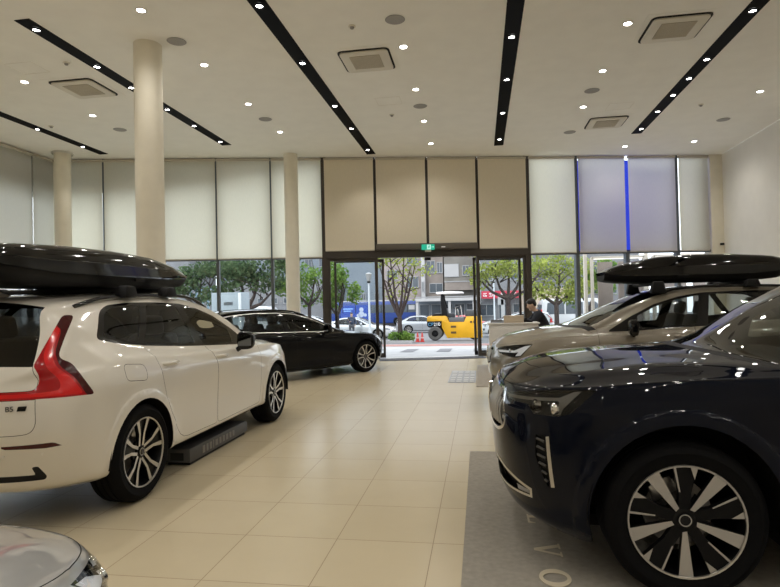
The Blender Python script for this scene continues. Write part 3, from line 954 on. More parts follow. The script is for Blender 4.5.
XC60['cuts'] = [('tailgate', 'rear', round_poly([(-.1, 1.16), (.66, 1.14), (.700, 1.03), (.712, .90), (.72, .75), (.69, .695), (.60, .69), (-.1, .69)], [0, 0, 0, 0, .03, .04, 0, 0], 3), ('body',)),
    ('lampR', 'reardiag', round_poly(LAMP60, .03, 3), ('body', 'tailgate', 'rear_window')), ('lampRdark', 'reardiag', round_poly(DARK60, .03, 3), ('lampR',)), ('lampRlit', 'reardiag', round_poly(LIT60, .03, 3), ('lampR',)),
    ('refl', 'reardiag', [(-2.31, .612), (-2.31, .625), (-2.04, .628), (-2.02, .622), (-1.982, .600), (-2.077, .594), (-2.29, .603)], ('body',)),
    ('blk', 'reardiag', round_poly([(-2.15, .47), (-2.115, .475), (-2.062, .40), (-2.07, .375), (-2.30, .37), (-2.80, .37), (-2.80, .415), (-2.125, .415)], .012, 2), ('body',)),
    ('fuel', 'side', round_poly([(-3.10, 1.072), (-2.845, 1.045), (-2.845, .915), (-3.115, .945)], .05, 4), ('body',)),
    ('lampF', 'frontdiag', [(-.165, .825), (-.10, .846), (.03, .872), (.30, .90), (.42, .905), (.315, .752), (.27, .735), (.19, .732), (-.048, .772)], ('body',)),
    ('drlF', 'frontdiag', [(-.15, .815), (.20, .822), (.33, .88), (.40, .895), (.295, .757), (.225, .75), (.26, .80), (.20, .795), (-.14, .79)], ('lampF',)),
    ('grilleframe', 'front', [(-.1, .855), (.38, .845), (.425, .80), (.40, .62), (.32, .58), (-.1, .57)], ('body', 'bonnet')),
    ('grille', 'front', [(-.1, .835), (.365, .825), (.40, .79), (.378, .632), (.31, .60), (-.1, .59)], ('grilleframe',)),
    ('intake', 'front', round_poly([(-.1, .46), (.56, .46), (.64, .40), (.52, .33), (-.1, .33)], .02, 2), ('body',)),
    ('vent', 'frontdiag', [(.02, .60), (.16, .61), (.14, .47), (.0, .45)], ('body',))]
XC60['grillepoly'] = [(0, .835), (.365, .825), (.40, .79), (.378, .632), (.31, .60), (0, .59)]
XC60['ridge'] = .006; XC90['ridge'] = .011
XC60['lamps'] = {'R': dict(type='tail', all=('lampR',), pieces=[('lampR', M['red']), ('lampRdark', M['darkred']), ('lampRlit', M['redlit'])]),
    'F': dict(type='head', all=('lampF', 'drlF'), drl='drlF', proj=[(.76, .81), (.66, .81)])}
XC60['dark'] = [('refl', 'rear_reflector', 'darkred', 0), ('blk', 'bumper_insert', 'plasticblack', 0), ('intake', 'lower_intake', 'plasticblack', .03), ('vent', 'side_intake', 'plasticblack', .02)]

S_ = -.14
XC90['cuts'] = [('tailgate', 'rear', [(-.1, 1.18), (.68, 1.15), (.73, .95), (.74, .80), (.70, .74), (-.1, .74)], ('body',)),
    ('lampR', 'reardiag', [(-2.02, 1.52), (-2.10, 1.25), (-2.02, 1.05), (-1.93, .95), (-2.12, .93), (-2.26, .96), (-2.24, 1.15), (-2.14, 1.50)], ('body', 'tailgate')),
    ('lampF', 'frontdiag', [(-.257, .938), (.052, .985), (.122, .997), (.302, 1.013), (.367, 1.012), (.315, .945), (.265, .887), (.206, .872), (.062, .867), (.011, .912), (-.197, .912)], ('body', 'bonnet')),
    ('drlF', 'frontdiag', [(-.215, .936), (0, .950), (.195, .966), (.262, 1.000), (.298, 1.005), (.228, .914), (.218, .881), (.192, .879), (.202, .943), (.19, .950), (0, .934), (-.205, .921)], ('lampF',)),
    ('vent', 'frontdiag', [(.074, .761), (.137, .769), (.150, .50), (.134, .495), (.069, .644)], ('body',)),
    ('blade', 'frontdiag', [(.139, .760), (.158, .764), (.176, .500), (.155, .497)], ('body',)),
    ('grilleframe', 'front', round_poly([(-.1, .958), (.41, .958), (.485, .93), (.568, .80), (.53, .735), (.43, .702), (-.1, .69)], [0, 0, .04, .05, .05, .03, 0], 3), ('body', 'bonnet')),
    ('grille', 'front', round_poly([(-.1, .942), (.40, .942), (.468, .918), (.545, .80), (.513, .748), (.42, .72), (-.1, .708)], [0, 0, .04, .05, .05, .03, 0], 3), ('grilleframe',)),
    ('intaketrim', 'frontdiag', [(-.40, .535), (-.31, .528), (.026, .458), (.020, .405), (-.26, .385), (-.40, .385)], ('body',)),
    ('intake', 'frontdiag', [(-.41, .518), (-.31, .510), (.010, .445), (.004, .418), (-.255, .402), (-.41, .402)], ('intaketrim',)),
    ('centreintake', 'front', [(-.1, .50), (.34, .50), (.36, .42), (.30, .38), (-.1, .38)], ('body',))]
XC90['grillepoly'] = [(0, .942), (.40, .942), (.468, .918), (.545, .80), (.513, .748), (.42, .72), (0, .708)]
XC90['drlmat'] = M['drl_off']; XC90['vents'] = [(.080, .128, .742), (.081, .130, .700), (.083, .131, .658), (.091, .133, .616), (.105, .135, .574), (.120, .136, .534)]; XC90['slats'] = 11; XC90['slant'] = .10
XC90['lamps'] = {'R': dict(type='tail', all=('lampR',), pieces=[('lampR', M['red'])]),
    'F': dict(type='head', all=('lampF', 'drlF'), drl='drlF', proj=[(.83, .90), (.74, .905)])}
XC90['dark'] = [('vent', 'side_vent', 'plasticblack', .015), ('blade', 'vent_blade', 'satin', 0), ('intaketrim', 'intake_trim', 'satin', 0), ('intake', 'side_intake', 'plasticblack', .04), ('centreintake', 'lower_intake', 'plasticblack', .03)]

V60['cuts'] = [('tailgate', 'rear', [(-.1, 1.0), (.62, .98), (.68, .80), (.68, .62), (.64, .58), (-.1, .58)], ('body',)),
    ('lampR', 'reardiag', [(-1.97, 1.09), (-1.95, .95), (-1.83, .83), (-1.86, .76), (-2.2, .76), (-2.3, .80), (-2.12, .84), (-2.08, 1.07)], ('body', 'tailgate')),
    ('lampF', 'frontdiag', [(-.16, .675), (-.05, .70), (.12, .728), (.30, .752), (.40, .762), (.32, .67), (.25, .63), (.15, .612), (-.08, .618)], ('body', 'bonnet')),
    ('drlF', 'frontdiag', [(-.14, .672), (.20, .688), (.30, .735), (.37, .75), (.285, .645), (.23, .635), (.255, .672), (.20, .667), (-.13, .655)], ('lampF',)),
    ('grilleframe', 'front', [(-.1, .675), (.37, .668), (.415, .63), (.38, .45), (.30, .41), (-.1, .405)], ('body', 'bonnet')),
    ('grille', 'front', [(-.1, .655), (.355, .65), (.392, .62), (.36, .465), (.29, .43), (-.1, .425)], ('grilleframe',)),
    ('intake', 'front', [(-.1, .36), (.55, .36), (.62, .31), (.5, .25), (-.1, .25)], ('body',))]
V60['grillepoly'] = [(0, .655), (.355, .65), (.392, .62), (.36, .465), (.29, .43), (0, .425)]
V60['lamps'] = {'R': dict(type='tail', all=('lampR',), pieces=[('lampR', M['red'])]),
    'F': dict(type='head', all=('lampF', 'drlF'), drl='drlF', proj=[(.75, .65), (.66, .65)])}
V60['dark'] = [('intake', 'lower_intake', 'plasticblack', .03)]

# ------------------------------------------------------------------ roof box, bars, badges
def roof_box(name, label, loc, rz, x0, x1, zb, zt, w, yoff, group):
    root = empty(name, label, 'roof box', loc, rz, group)
    L = x0-x1
    def st(t):
        # t 0 nose .. 1 tail
        top = zb+.10+(zt-zb-.10)*(interp([0, .012, .04, .12, .30, .48, .70, .90, .97, 1], [.10, .30, .44, .66, .93, 1., .97, .85, .74, .45], t))
        ww = w/2*interp([0, .02, .06, .15, .35, .7, .92, .98, 1], [.66, .74, .80, .90, 1, 1, .92, .82, .66], t)
        bot = zb+interp([0, .03, .10, .25, .8, .95, 1], [.055, .035, .015, 0, 0, .03, .07], t)
        return ww, bot, top
    ts = [0, .006, .02, .04, .07, .11, .16, .22, .3, .4, .5, .6, .7, .8, .87, .92, .955, .98, .993, 1]
    def build(nm, sect, mat, parent, cap=True):
        v = []; f = []; n = None
        for t in ts:
            ww, b, tp = st(t); x = x0-L*t
            s = sect(ww, b, tp)
            pts = [(y, z) for y, z in s]+[(-y, z) for y, z in s[::-1] if abs(y) > 1e-6]
            n = len(pts)
            for y, z in pts: v.append((x, y+yoff, z))
        for i in range(len(ts)-1):
            for k in range(n):
                f.append((i*n+k, i*n+(k+1) % n, (i+1)*n+(k+1) % n, (i+1)*n+k))
        f.append(tuple(range(n))[::-1]); f.append(tuple((len(ts)-1)*n+k for k in range(n)))
        o = mesh(nm, v, f, mat, parent, True, 38)
        bm = bmesh.new(); bm.from_mesh(o.data); bmesh.ops.recalc_face_normals(bm, faces=bm.faces); bm.to_mesh(o.data); bm.free()
        return o
    rim = lambda b, tp: b+.095
    lid = build('lid', lambda w_, b, tp: [(0, rim(b, tp)), (w_*.9, rim(b, tp)), (w_*1.0, rim(b, tp)), (w_*1.0, rim(b, tp)+.02), (w_*.985, rim(b, tp)+.4*(tp-rim(b, tp))), (w_*.95, rim(b, tp)+.44*(tp-rim(b, tp))), (w_*.90, rim(b, tp)+.72*(tp-rim(b, tp))), (w_*.80, rim(b, tp)+.90*(tp-rim(b, tp))), (w_*.62, rim(b, tp)+.965*(tp-rim(b, tp))), (w_*.3, tp-.004), (0, tp)], M['boxlid'], root)
    tray = build('base_tray', lambda w_, b, tp: [(0, b), (w_*.6, b), (w_*.78, b+.012), (w_*.90, b+.05), (w_*.965, b+.088), (w_*.965, b+.094), (0, b+.094)], M['plasticblack'], root)
    for sg in (1, -1):
        box('lid_latch', (x0-L*.42, yoff+sg*w*.495, zb+.075), (.14, .02, .035), M['plasticblack'], root, .006)
    return root

def cross_bars(root, xs, B, y, zt):
    for x in xs:
        tube('cross_bar', [(x, -y-.06, zt), (x, y+.06, zt)], .022, M['plasticblack'], root, 8)
        for sg in (1, -1):
            h = B.tree.ray_cast(Vector((x, sg*y if sg > 0 else y, 3)), Vector((0, 0, -1)))
            zb = (h[0].z if h[0] else 1.5)+.03
            bm = bmesh.new()
            bm_box(bm, (x, sg*(y+.01), (zb+zt)/2+.012), (.17, .11, zt-zb+.04), None, .022)
            for v in bm.verts:
                k = (v.co.z-zb)/(zt-zb); v.co.x = x+(v.co.x-x)*(1.12-.28*k)
            from_bm('bar_foot', bm, M['plasticblack'], root, True, 40)

def shark_fin(root, x, z, mat):
    v = []
    prof = [(.13, 0), (.04, .035), (-.05, .062), (-.085, .066), (-.10, .05), (-.11, 0)]
    bm = bmesh.new()
    fs = prism_bm(bm, prof, -.02, .02, ((1, 0, 0), (0, 0, 1), (0, 1, 0), (x, 0, z)))
    for v in bm.verts:
        k = (v.co.z-z)/.066; v.co.y *= (1.5-1.2*k)
    bmesh.ops.bevel(bm, geom=list(bm.edges), offset=.006, segments=2, affect='EDGES', profile=.5)
    from_bm('roof_antenna', bm, mat, root, True, 40)

def emblem(root, B, z, zc=None):
    p = B.front(.001, z); x = p.x+.012
    bm = bmesh.new()
    v, f = lathe_data([(.052, -.008), (.052, .004), (.040, .004), (.040, -.008), (.052, -.008)], 32, 'y')
    k = [bm.verts.new((x+q[1], q[0], z+q[2])) for q in v]
    for q in f: bm.faces.new([k[i] for i in q])
    tube_bm(bm, [(x-.005, .20, z+.13), (x+.002, 0, z), (x-.008, -.20, z-.13)], .011, 6)
    tube_bm(bm, [(x, -.036, z+.036), (x, -.062, z+.062)], .008, 6)
    bmesh.ops.recalc_face_normals(bm, faces=bm.faces)
    from_bm('emblem', bm, M['chrome'], root, True, 40)
M['boxlid'] = pbr('gloss black box shell', (.003, .003, .0035), .06, spec=.45)

# ------------------------------------------------------------------ the room
H = 5.30
FD = Vector((.9762, .2169, 0)); FN = Vector((-.2169, .9762, 0)); F0 = Vector((-2.49, 14.73, 0)); FA = math.atan2(.2169, .9762)
def fw(s, z=0., off=0.): return F0+FD*s+FN*off+Vector((0, 0, z))
FR = Matrix.Rotation(FA, 3, 'Z')
def fbox(bm, s0, s1, z0, z1, o0, o1, bev=0.):
    bm_box(bm, fw((s0+s1)/2, (z0+z1)/2, (o0+o1)/2), (abs(s1-s0), abs(o1-o0), abs(z1-z0)), FR, bev)
def fobj(name, lst, mat, parent=None, bev=0.):
    bm = bmesh.new()
    for a in lst: fbox(bm, *a, bev)
    return from_bm(name, bm, mat, parent, bev > 0, 35)
XL, XR, YB = -10.69, 6.59, -6.0
cL, cR = fw(-8.4), fw(9.3)

def floor_mat():
    m, nt, out = new_mat('beige floor tiles')
    b = nt.nodes.new('ShaderNodeBsdfPrincipled'); tc = nt.nodes.new('ShaderNodeTexCoord')
    br = nt.nodes.new('ShaderNodeTexBrick'); br.offset = 0; br.inputs['Scale'].default_value = 1
    br.inputs['Brick Width'].default_value = .608; br.inputs['Row Height'].default_value = .600
    br.inputs['Mortar Size'].default_value = .0022; br.inputs['Mortar Smooth'].default_value = .1
    br.inputs['Color1'].default_value = (.515, .44, .305, 1); br.inputs['Color2'].default_value = (.535, .457, .318, 1); br.inputs['Mortar'].default_value = (.27, .21, .14, 1)
    mp = nt.nodes.new('ShaderNodeMapping'); mp.inputs['Location'].default_value = (.93+.608*40, -3.51+.6*40, 0)
    nt.links.new(tc.outputs['Object'], mp.inputs['Vector']); nt.links.new(mp.outputs[0], br.inputs['Vector'])
    n = nt.nodes.new('ShaderNodeTexNoise'); n.inputs['Scale'].default_value = 1.7; n.inputs['Detail'].default_value = 8; n.inputs['Roughness'].default_value = .65
    nt.links.new(tc.outputs['Object'], n.inputs['Vector'])
    mr = nt.nodes.new('ShaderNodeMapRange'); mr.inputs['To Min'].default_value = .93; mr.inputs['To Max'].default_value = 1.06
    nt.links.new(n.outputs['Fac'], mr.inputs['Value'])
    mx = nt.nodes.new('ShaderNodeMix'); mx.data_type = 'RGBA'; mx.blend_type = 'MULTIPLY'; mx.inputs['Factor'].default_value = 1
    cb = nt.nodes.new('ShaderNodeCombineColor')
    for k in range(3): nt.links.new(mr.outputs[0], cb.inputs[k])
    nt.links.new(br.outputs['Color'], mx.inputs['A']); nt.links.new(cb.outputs[0], mx.inputs['B'])
    nt.links.new(mx.outputs['Result'], b.inputs['Base Color'])
    b.inputs['Roughness'].default_value = .24; b.inputs['Specular IOR Level'].default_value = .32
    bp = nt.nodes.new('ShaderNodeBump'); bp.inputs['Strength'].default_value = .12; bp.inputs['Distance'].default_value = .003; bp.invert = True
    nt.links.new(br.outputs['Fac'], bp.inputs['Height']); nt.links.new(bp.outputs['Normal'], b.inputs['Normal'])
    nt.links.new(b.outputs[0], out.inputs['Surface'])
    return m

poly = [(XL, YB), (XR, YB), (cR.x, cR.y), (cL.x, cL.y)]
struct(mesh('floor', [(x, y, 0) for x, y in poly], [(0, 1, 2, 3)], floor_mat()))
struct(mesh('ceiling', [(x, y, H) for x, y in poly], [(3, 2, 1, 0)], M['ceiling']))
struct(box('wall_right', (XR+.1, (YB+cR.y)/2, H/2), (.2, cR.y-YB+.6, H), M['wall']))
struct(box('wall_back', ((XL+XR)/2, YB-.1, H/2), (XR-XL+.4, .2, H), M['wall']))
struct(box('wall_left', (XL-.1, (YB+3.7)/2, H/2), (.2, 3.7-YB, H), M['wall']))
struct(fobj('trim_1', [(8.93, 9.42, 0, H, -.10, .25)], M['column']))
# solid wall over the entrance, behind the blinds
struct(fobj('wall_front', [(-1.50, 3.85, 2.84, H, .05, .20)], M['bronze']))
# unseen slab added outside, shaped to darken the tops of the left blinds
sl = [(-9.6, 4.42), (-5.6, 4.60), (-4.28, 4.80), (-2.9, 5.03), (-1.55, 5.22), (-1.55, 5.6), (-9.6, 5.6)]
struct(prism('trim_2', sl, .22, .42, (FD, (0, 0, 1), FN*1., F0), pbr('unseen shade slab', (.10, .10, .10), .7)))
struct(fobj('trim_3', [(8.62, 9.5, 2.7, 5.5, .18, .3)], M['bronze']))

def window(n, s0, s1, z0, z1, fr, glass=True):
    o = struct(fobj('window_%d' % n, [(s0, s1, z0, z0+.07, -.03, .05), (s0, s1, 2.655, 2.72, -.05, .05)] if z1 > 3 else [(s0, s1, z0, z0+.07, -.03, .05)], fr))
    a, b, c, d = fw(s0, z0, .01), fw(s1, z0, .01), fw(s1, z1, .01), fw(s0, z1, .01)
    mesh('pane', [a, b, c, d], [(0, 1, 2, 3)], M['shopglass'], o)
    return o
LS = [-8.38, -7.1, -5.7, -4.28, -2.89, -1.57]
RS = [3.88, 5.22, 6.6, 8.01, 8.93]
n = 1
for a, b in zip(LS[:-1], LS[1:]): window(n, a, b, .0, H, M['mullion']); n += 1
for a, b in zip(RS[:-1], RS[1:]): window(n, a, b, .0, H, M['mullion']); n += 1
# mullions
k = 4
for s in LS[1:-1]: struct(fobj('trim_%d' % k, [(s-.036, s+.036, 0, H, -.05, .09)], M['mullion'])); k += 1
for s, z1 in ((5.22, H), (6.6, 2.7), (8.01, H)): struct(fobj('trim_%d' % k, [(s-.05, s+.05, 0, z1, -.05, .11)], M['mullion'])); k += 1
for s in (-1.53, 3.87): struct(fobj('trim_%d' % k, [(s-.075, s+.075, 0, H, -.06, .12)], M['bronze'])); k += 1
for s in (-.2, 1.17, 2.51): struct(fobj('trim_%d' % k, [(s-.022, s+.022, 2.84, H, -.04, .06)], M['bronze'])); k += 1
struct(fobj('trim_%d' % k, [(-1.55, 3.90, 2.655, 2.845, -.07, .12)], M['bronze'])); k += 1
# door surround
struct(fobj('door_1', [(-.23, -.15, 0, 2.66, -.05, .06), (2.47, 2.55, 0, 2.66, -.05, .06), (-1.46, -1.39, 0, 2.66, -.03, .05), (3.74, 3.80, 0, 2.66, -.03, .05)], M['bronze']))
for nm, a, b in (('window_20', -1.42, -.18), ('window_21', 2.52, 3.78)):
    o = struct(fobj(nm, [(a, b, 0, .10, -.02, .04), (a, b, 2.58, 2.66, -.02, .04)], M['bronze']))
    mesh('pane', [fw(a, .1, .01), fw(b, .1, .01), fw(b, 2.58, .01), fw(a, 2.58, .01)], [(0, 1, 2, 3)], M['shopglass'], o)
for a, b, nm in ((-1.30, .02, 'sliding glass door slid open behind the left sidelight'), (2.40, 3.70, 'sliding glass door slid open behind the right sidelight beside the steamroller')):
    r = empty('sliding_door', nm, 'door', fw((a+b)/2, 0, .13), FA, 'sliding entrance doors')
    w = b-a
    boxes('door_frame', [((-w/2+.03, 0, 1.32), (.06, .04, 2.6)), ((w/2-.03, 0, 1.32), (.06, .04, 2.6)), ((0, 0, .08), (w, .04, .12)), ((0, 0, 2.59), (w, .04, .08))], M['bronze'], r)
    mesh('glass_pane', [(-w/2, 0, .1), (w/2, 0, .1), (w/2, 0, 2.58), (-w/2, 0, 2.58)], [(0, 1, 2, 3)], M['shopglass'], r)
# threshold
struct(fobj('trim_%d' % k, [(-1.55, 3.9, -.02, .006, -.06, .16)], M['satin'])); k += 1
# automatic door operator, sensor
opr = empty('door_operator', 'grey brown automatic door operator box above the entrance', 'door operator', fw(1.15, 2.84, -.06), FA)
box('housing', (0, -.05, .085), (2.68, .14, .16), pbr('operator housing', (.12, .105, .09), .5, .3), opr, .008)
box('indicator', (.42, -.124, .06), (.10, .008, .02), M['glowwhite'], opr)
sn = empty('door_sensor', 'small black motion sensor under the entrance beam', 'sensor', fw(1.16, 2.60, -.07), FA)
box('sensor_body', (0, -.02, 0), (.17, .06, .075), M['plasticblack'], sn, .012)
box('sensor_window', (0, -.052, -.01), (.12, .006, .03), M['glossblack'], sn)
# exit sign
ex = empty('exit_sign', 'small green emergency exit sign above the entrance', 'sign', fw(1.16, 2.81, -.24), FA)
box('sign_face', (0, 0, .085), (.34, .04, .145), emis('green exit sign light', (.03, .42, .26), 1.0), ex, .01)
bm = bmesh.new()
bm_box(bm, (.02, -.023, .085), (.10, .006, .12))
from_bm('sign_panel', bm, emis('white exit sign light', (.55, .95, .80), .9), ex)
bm = bmesh.new()   # running figure and arrow
gp = ((1, 0, 0), (0, 0, 1), (0, -1, 0), (.02, -.0245, .085))
for pl in ([(-.008, .028), (.012, .032), (.016, .012), (.004, -.006), (-.014, .004)], [(-.014, .004), (.004, -.006), (.022, -.022), (.014, -.034), (-.006, -.016)], [(.0, -.006), (-.016, -.030), (-.034, -.030), (-.034, -.020), (-.020, -.018), (-.012, .0)], [(.012, .026), (.032, .012), (.028, .006), (.012, .016)]):
    prism_bm(bm, pl, 0, .003, gp)
v, f = lathe_data([(.0095, 0), (.0095, .003)], 12, 'z', True)
kk = [bm.verts.new(Vector((.02+p[0]+.008, -.0245-p[2], .085+p[1]+.044))) for p in v]
for q in f: bm.faces.new([kk[i] for i in q])
from_bm('running_figure', bm, emis('sign symbol light', (.02, .45, .30), .9), ex)
prism('arrow', [(-.03, .008), (.012, .008), (.012, .022), (.036, 0), (.012, -.022), (.012, -.008), (-.03, -.008)], 0, .003, ((1, 0, 0), (0, 0, 1), (0, -1, 0), (.12, -.022, .085)), emis('sign arrow light', (.45, .95, .75), .9), ex)
box('sign_bracket', (0, .02, -.012), (.16, .05, .05), M['blindbox'], ex)
box('sign_arm', (0, .07, .06), (.05, .12, .03), M['blindbox'], ex)

# ------------------------------------------------------------------ roller blinds
def blind(s0, s1, zb, label, fab, group, off=-.09):
    r = empty('roller_blind', label, 'blind', fw((s0+s1)/2, zb, off), FA, group)
    w = s1-s0; h = H-.05-zb
    v = []; f = []; nx, nz = 6, 8
    for j in range(nz+1):
        for i in range(nx+1):
            v.append((-w/2+w*i/nx, .004*math.sin(i*1.1+s0)*(j/nz), h*j/nz))
    for j in range(nz):
        for i in range(nx): f.append((j*(nx+1)+i, j*(nx+1)+i+1, (j+1)*(nx+1)+i+1, (j+1)*(nx+1)+i))
    mesh('fabric', v, f, fab, r, True)
    lathe('hem_bar', [(.014, -w/2), (.014, w/2)], M['blindbox'], r, 8, (0, 0, 0), 'z', True).rotation_euler = (0, PI/2, 0)
    box('cassette', (0, .02, h-.0), (w+.02, .09, .06), M['blindbox'], r, .01)
    return r
g = 'roller blinds along the front windows'
lab_l = ['cream roller blind in the front corner beside the far left column', 'cream roller blind behind the tall round column', 'cream roller blind just right of the tall round column', 'cream roller blind second left of the slim round column', 'cream roller blind behind the slim round column']
gapc = .030
for i, (a, b) in enumerate(zip(LS[:-1], LS[1:])): blind(a+gapc*.7, b-gapc*.7, 2.69, lab_l[i], M['fabric'], g)
ds = [-1.55, -.2, 1.17, 2.51, 3.87]
lab_d = ['tan roller blind left of the entrance, beside the dark post', 'tan roller blind above the entrance, left of the exit sign', 'tan roller blind above the entrance, right of the exit sign', 'tan roller blind right of the entrance doors']
for i, (a, b) in enumerate(zip(ds[:-1], ds[1:])): blind(a+.045, b-.025, (2.85, 3.0, 3.0, 2.85)[i], lab_d[i], M['fabric_door'], g)
lab_r = ['bright cream roller blind between the entrance and the mauve blinds', 'mauve lit roller blind left of the blue gap', 'mauve lit roller blind right of the blue gap', 'narrow cream roller blind at the right corner']
for i, (a, b) in enumerate(zip(RS[:-1], RS[1:])): blind(a+.05, b-.05, 2.70, lab_r[i], M['fabric'], g)
# left side: glazing and blinds on the side wall
YS = [3.7+.0]+[12.16-1.36*i for i in range(6, -1, -1)]+[12.86]
YS = sorted(set(round(y, 3) for y in YS if y >= 3.7))
for i, (a, b) in enumerate(zip(YS[:-1], YS[1:])):
    o = struct(boxes('window_%d' % (30+i), [((XL-.01, (a+b)/2, .04), (.08, b-a, .08)), ((XL-.01, (a+b)/2, 2.69), (.10, b-a, .07)), ((XL-.01, b, H/2), (.12, .06, H))], M['mullion']))
    mesh('pane', [(XL-.02, a, 0), (XL-.02, b, 0), (XL-.02, b, H), (XL-.02, a, H)], [(3, 2, 1, 0)], M['shopglass'], o)
    if b > 11:
        r = empty('roller_blind', ('narrow cream roller blind on the left side wall, next to the corner column' if i == len(YS)-2 else 'wide cream roller blind on the left side wall, at the photo edge' if i == len(YS)-3 else 'cream roller blind on the left side wall, hidden past the photo edge'), 'blind', (XL+.09, (a+b)/2, 2.69), -PI/2, 'roller blinds on the side wall')
        w = b-a-.05; h = H-.05-2.69
        mesh('fabric', [(-w/2, 0, 0), (w/2, 0, 0), (w/2, 0, h), (-w/2, 0, h)], [(0, 1, 2, 3)], M['fabric_side'], r)
        lathe('hem_bar', [(.014, -w/2), (.014, w/2)], M['blindbox'], r, 8, (0, 0, 0), 'z', True).rotation_euler = (0, PI/2, 0)
        box('cassette', (0, -.02, h-.0), (w+.02, .09, .06), M['blindbox'], r, .01)
    else:
        r = struct(mesh('trim_%d' % (40+i), [(XL+.06, a, 2.69), (XL+.06, b, 2.69), (XL+.06, b, H), (XL+.06, a, H)], [(3, 2, 1, 0)], M['wall']))
struct(boxes('trim_60', [((XL-.32, 9, 5.0), (.2, 9, 1.15))], M['bronze']))

# ------------------------------------------------------------------ columns
def column(name, x, y, r):
    o = lathe(name, [(r+.012, 0), (r+.012, .09), (r, .10), (r, H)], M['column'], None, 48)
    o.location = (x, y, 0); return struct(o)
column('trim_70', -4.68, 7.56, .195); column('trim_71', -4.68, 13.85, .175); column('trim_72', -9.95, 12.36, .185)
lathe('column_collar', [(.24, H-.05), (.24, H-.01), (.185, H-.01)], M['ring'], None, 32, (-9.95, 12.36, 0))
tag(bpy.data.objects['column_collar'], 'flat grey collar round the top of the far left column', 'collar')

# ------------------------------------------------------------------ ceiling fixtures
K = (H-1.49)/(5.18-1.49)
def downlight(x, y, label, r=.053):
    o = empty('downlight', label, 'downlight', (x, y, H), 0, 'round recessed ceiling downlights')
    lathe('trim_ring', [(r+.022, -.004), (r+.018, -.008), (r, -.006), (r-.004, .02)], M['ring'], o, 24)
    lathe('lens', [(r-.002, -.001), (.001, -.001)], M['lens'], o, 20)
DL = [(-7.42, 8.37, 'downlight at the far left, nearer one, left of the air unit'), (-7.46, 10.11, 'downlight at the far left, farther one, before the corner column'),
      (-4.20, 6.65, 'downlight ahead of the tall column top, largest left of centre'), (-4.21, 8.36, 'downlight just right of the tall column'), (-4.25, 10.17, 'downlight right of the first light strip, third from the front'), (-4.27, 11.97, 'small downlight above the slim column'),
      (-1.04, 8.38, 'downlight beside the centre air unit'), (-1.05, 10.12, 'downlight right of centre air unit, second of its row'), (-1.08, 11.94, 'downlight between centre light strips, third of its row'), (-1.08, 13.69, 'small downlight above the exit sign near the blinds'),
      (2.13, 8.31, 'downlight left of the near right air unit'), (2.13, 9.97, 'downlight between the two right air units'), (2.13, 11.78, 'downlight beside the far right air unit'), (3.73, 15.13, 'small downlight above the mauve blinds'), (5.34, 15.06, 'small downlight at the right front corner'), (5.31, 11.63, 'downlight near the right wall, outside the light strip')]
for x, y, l in DL: downlight(x, y, 'round white ceiling downlight, '+l if not l.startswith(('left', 'down', 'small')) else ('round '+l))
def strip(x, y0, y1, spots, label):
    r = empty('light_track', label, 'ceiling light', (x, y0, H), 0, 'black recessed light tracks')
    L = y1-y0
    boxes('channel', [((0, L/2, .012), (.20, L, .04)), ((-.105, L/2, -.002), (.014, L, .012)), ((.105, L/2, -.002), (.014, L, .012))], M['blackpaint'], r)
    for y in spots:
        s = lathe('spotlight', [(.056, -.010), (.056, -.035), (.050, -.035), (.046, -.014)], M['blackpaint'], r, 20); s.location = (0, y-y0, 0)
        lathe('lens', [(.045, -.022), (.001, -.022)], M['lens2'], s, 16)
STR = [(-9.08, 3.0, 12.70, [10.57, 11.95], 'black recessed light track far left, nearest the side wall'),
       (-5.84, 6.55, 12.66, [6.80, 8.03, 8.92, 10.06, 11.09, 12.31], 'long black recessed light track over the white car'),
       (-2.67, 2.0, 14.29, [6.81, 8.57, 10.58, 12.02, 13.80], 'black recessed light track left of the centre air unit'),
       (.545, 2.0, 14.24, [8.34, 9.95, 11.73, 13.64], 'black recessed light track right of the centre, over the entrance'),
       (3.70, 2.0, 13.98, [8.23, 9.79, 10.59, 11.41, 12.35, 13.56], 'black recessed light track over the parked cars on the right')]
for a in STR: strip(*a)
for x, y, l in [(-4.21, 7.53, 'round grey ceiling speaker right of the tall column'), (-7.50, 11.03, 'round grey ceiling speaker left of the tall column'), (-4.26, 11.07, 'round grey ceiling speaker between the tall and the slim column'), (-1.04, 7.54, 'round grey ceiling speaker, largest, above the centre air unit'), (-1.06, 11.0, 'round grey ceiling speaker between the centre downlights'), (2.13, 10.88, 'round grey ceiling speaker between the right air units'), (2.13, 13.5, 'round grey ceiling speaker left of the far right air unit'), (5.33, 13.32, 'round grey ceiling speaker by the right wall')]:
    o = lathe('ceiling_speaker', [(.135, -.004), (.125, -.010), (.105, -.008), (.001, -.012)], M['grey_disc'], None, 28); o.location = (x, y, H)
    tag(o, l, 'speaker', 'round ceiling speakers')
for x, y, l in [(-6.22, 7.84, 'small round smoke detector left of the long track'), (-8.70, 10.50, 'small round smoke detector near the far left track'), (-1.65, 7.60, 'small round smoke detector above the centre air unit'), (-1.68, 11.38, 'small round smoke detector beyond the centre air unit'), (4.46, 12.16, 'small round smoke detector right of the right track')]:
    o = empty('smoke_detector', l, 'smoke detector', (x, y, H), 0, 'ceiling smoke detectors')
    lathe('base', [(.05, 0), (.05, -.012), (.044, -.016), (.001, -.016)], M['ac'], o, 20)
    lathe('sensor', [(.03, -.016), (.026, -.038), (.018, -.042), (.001, -.042)], M['grey_disc'], o, 16)
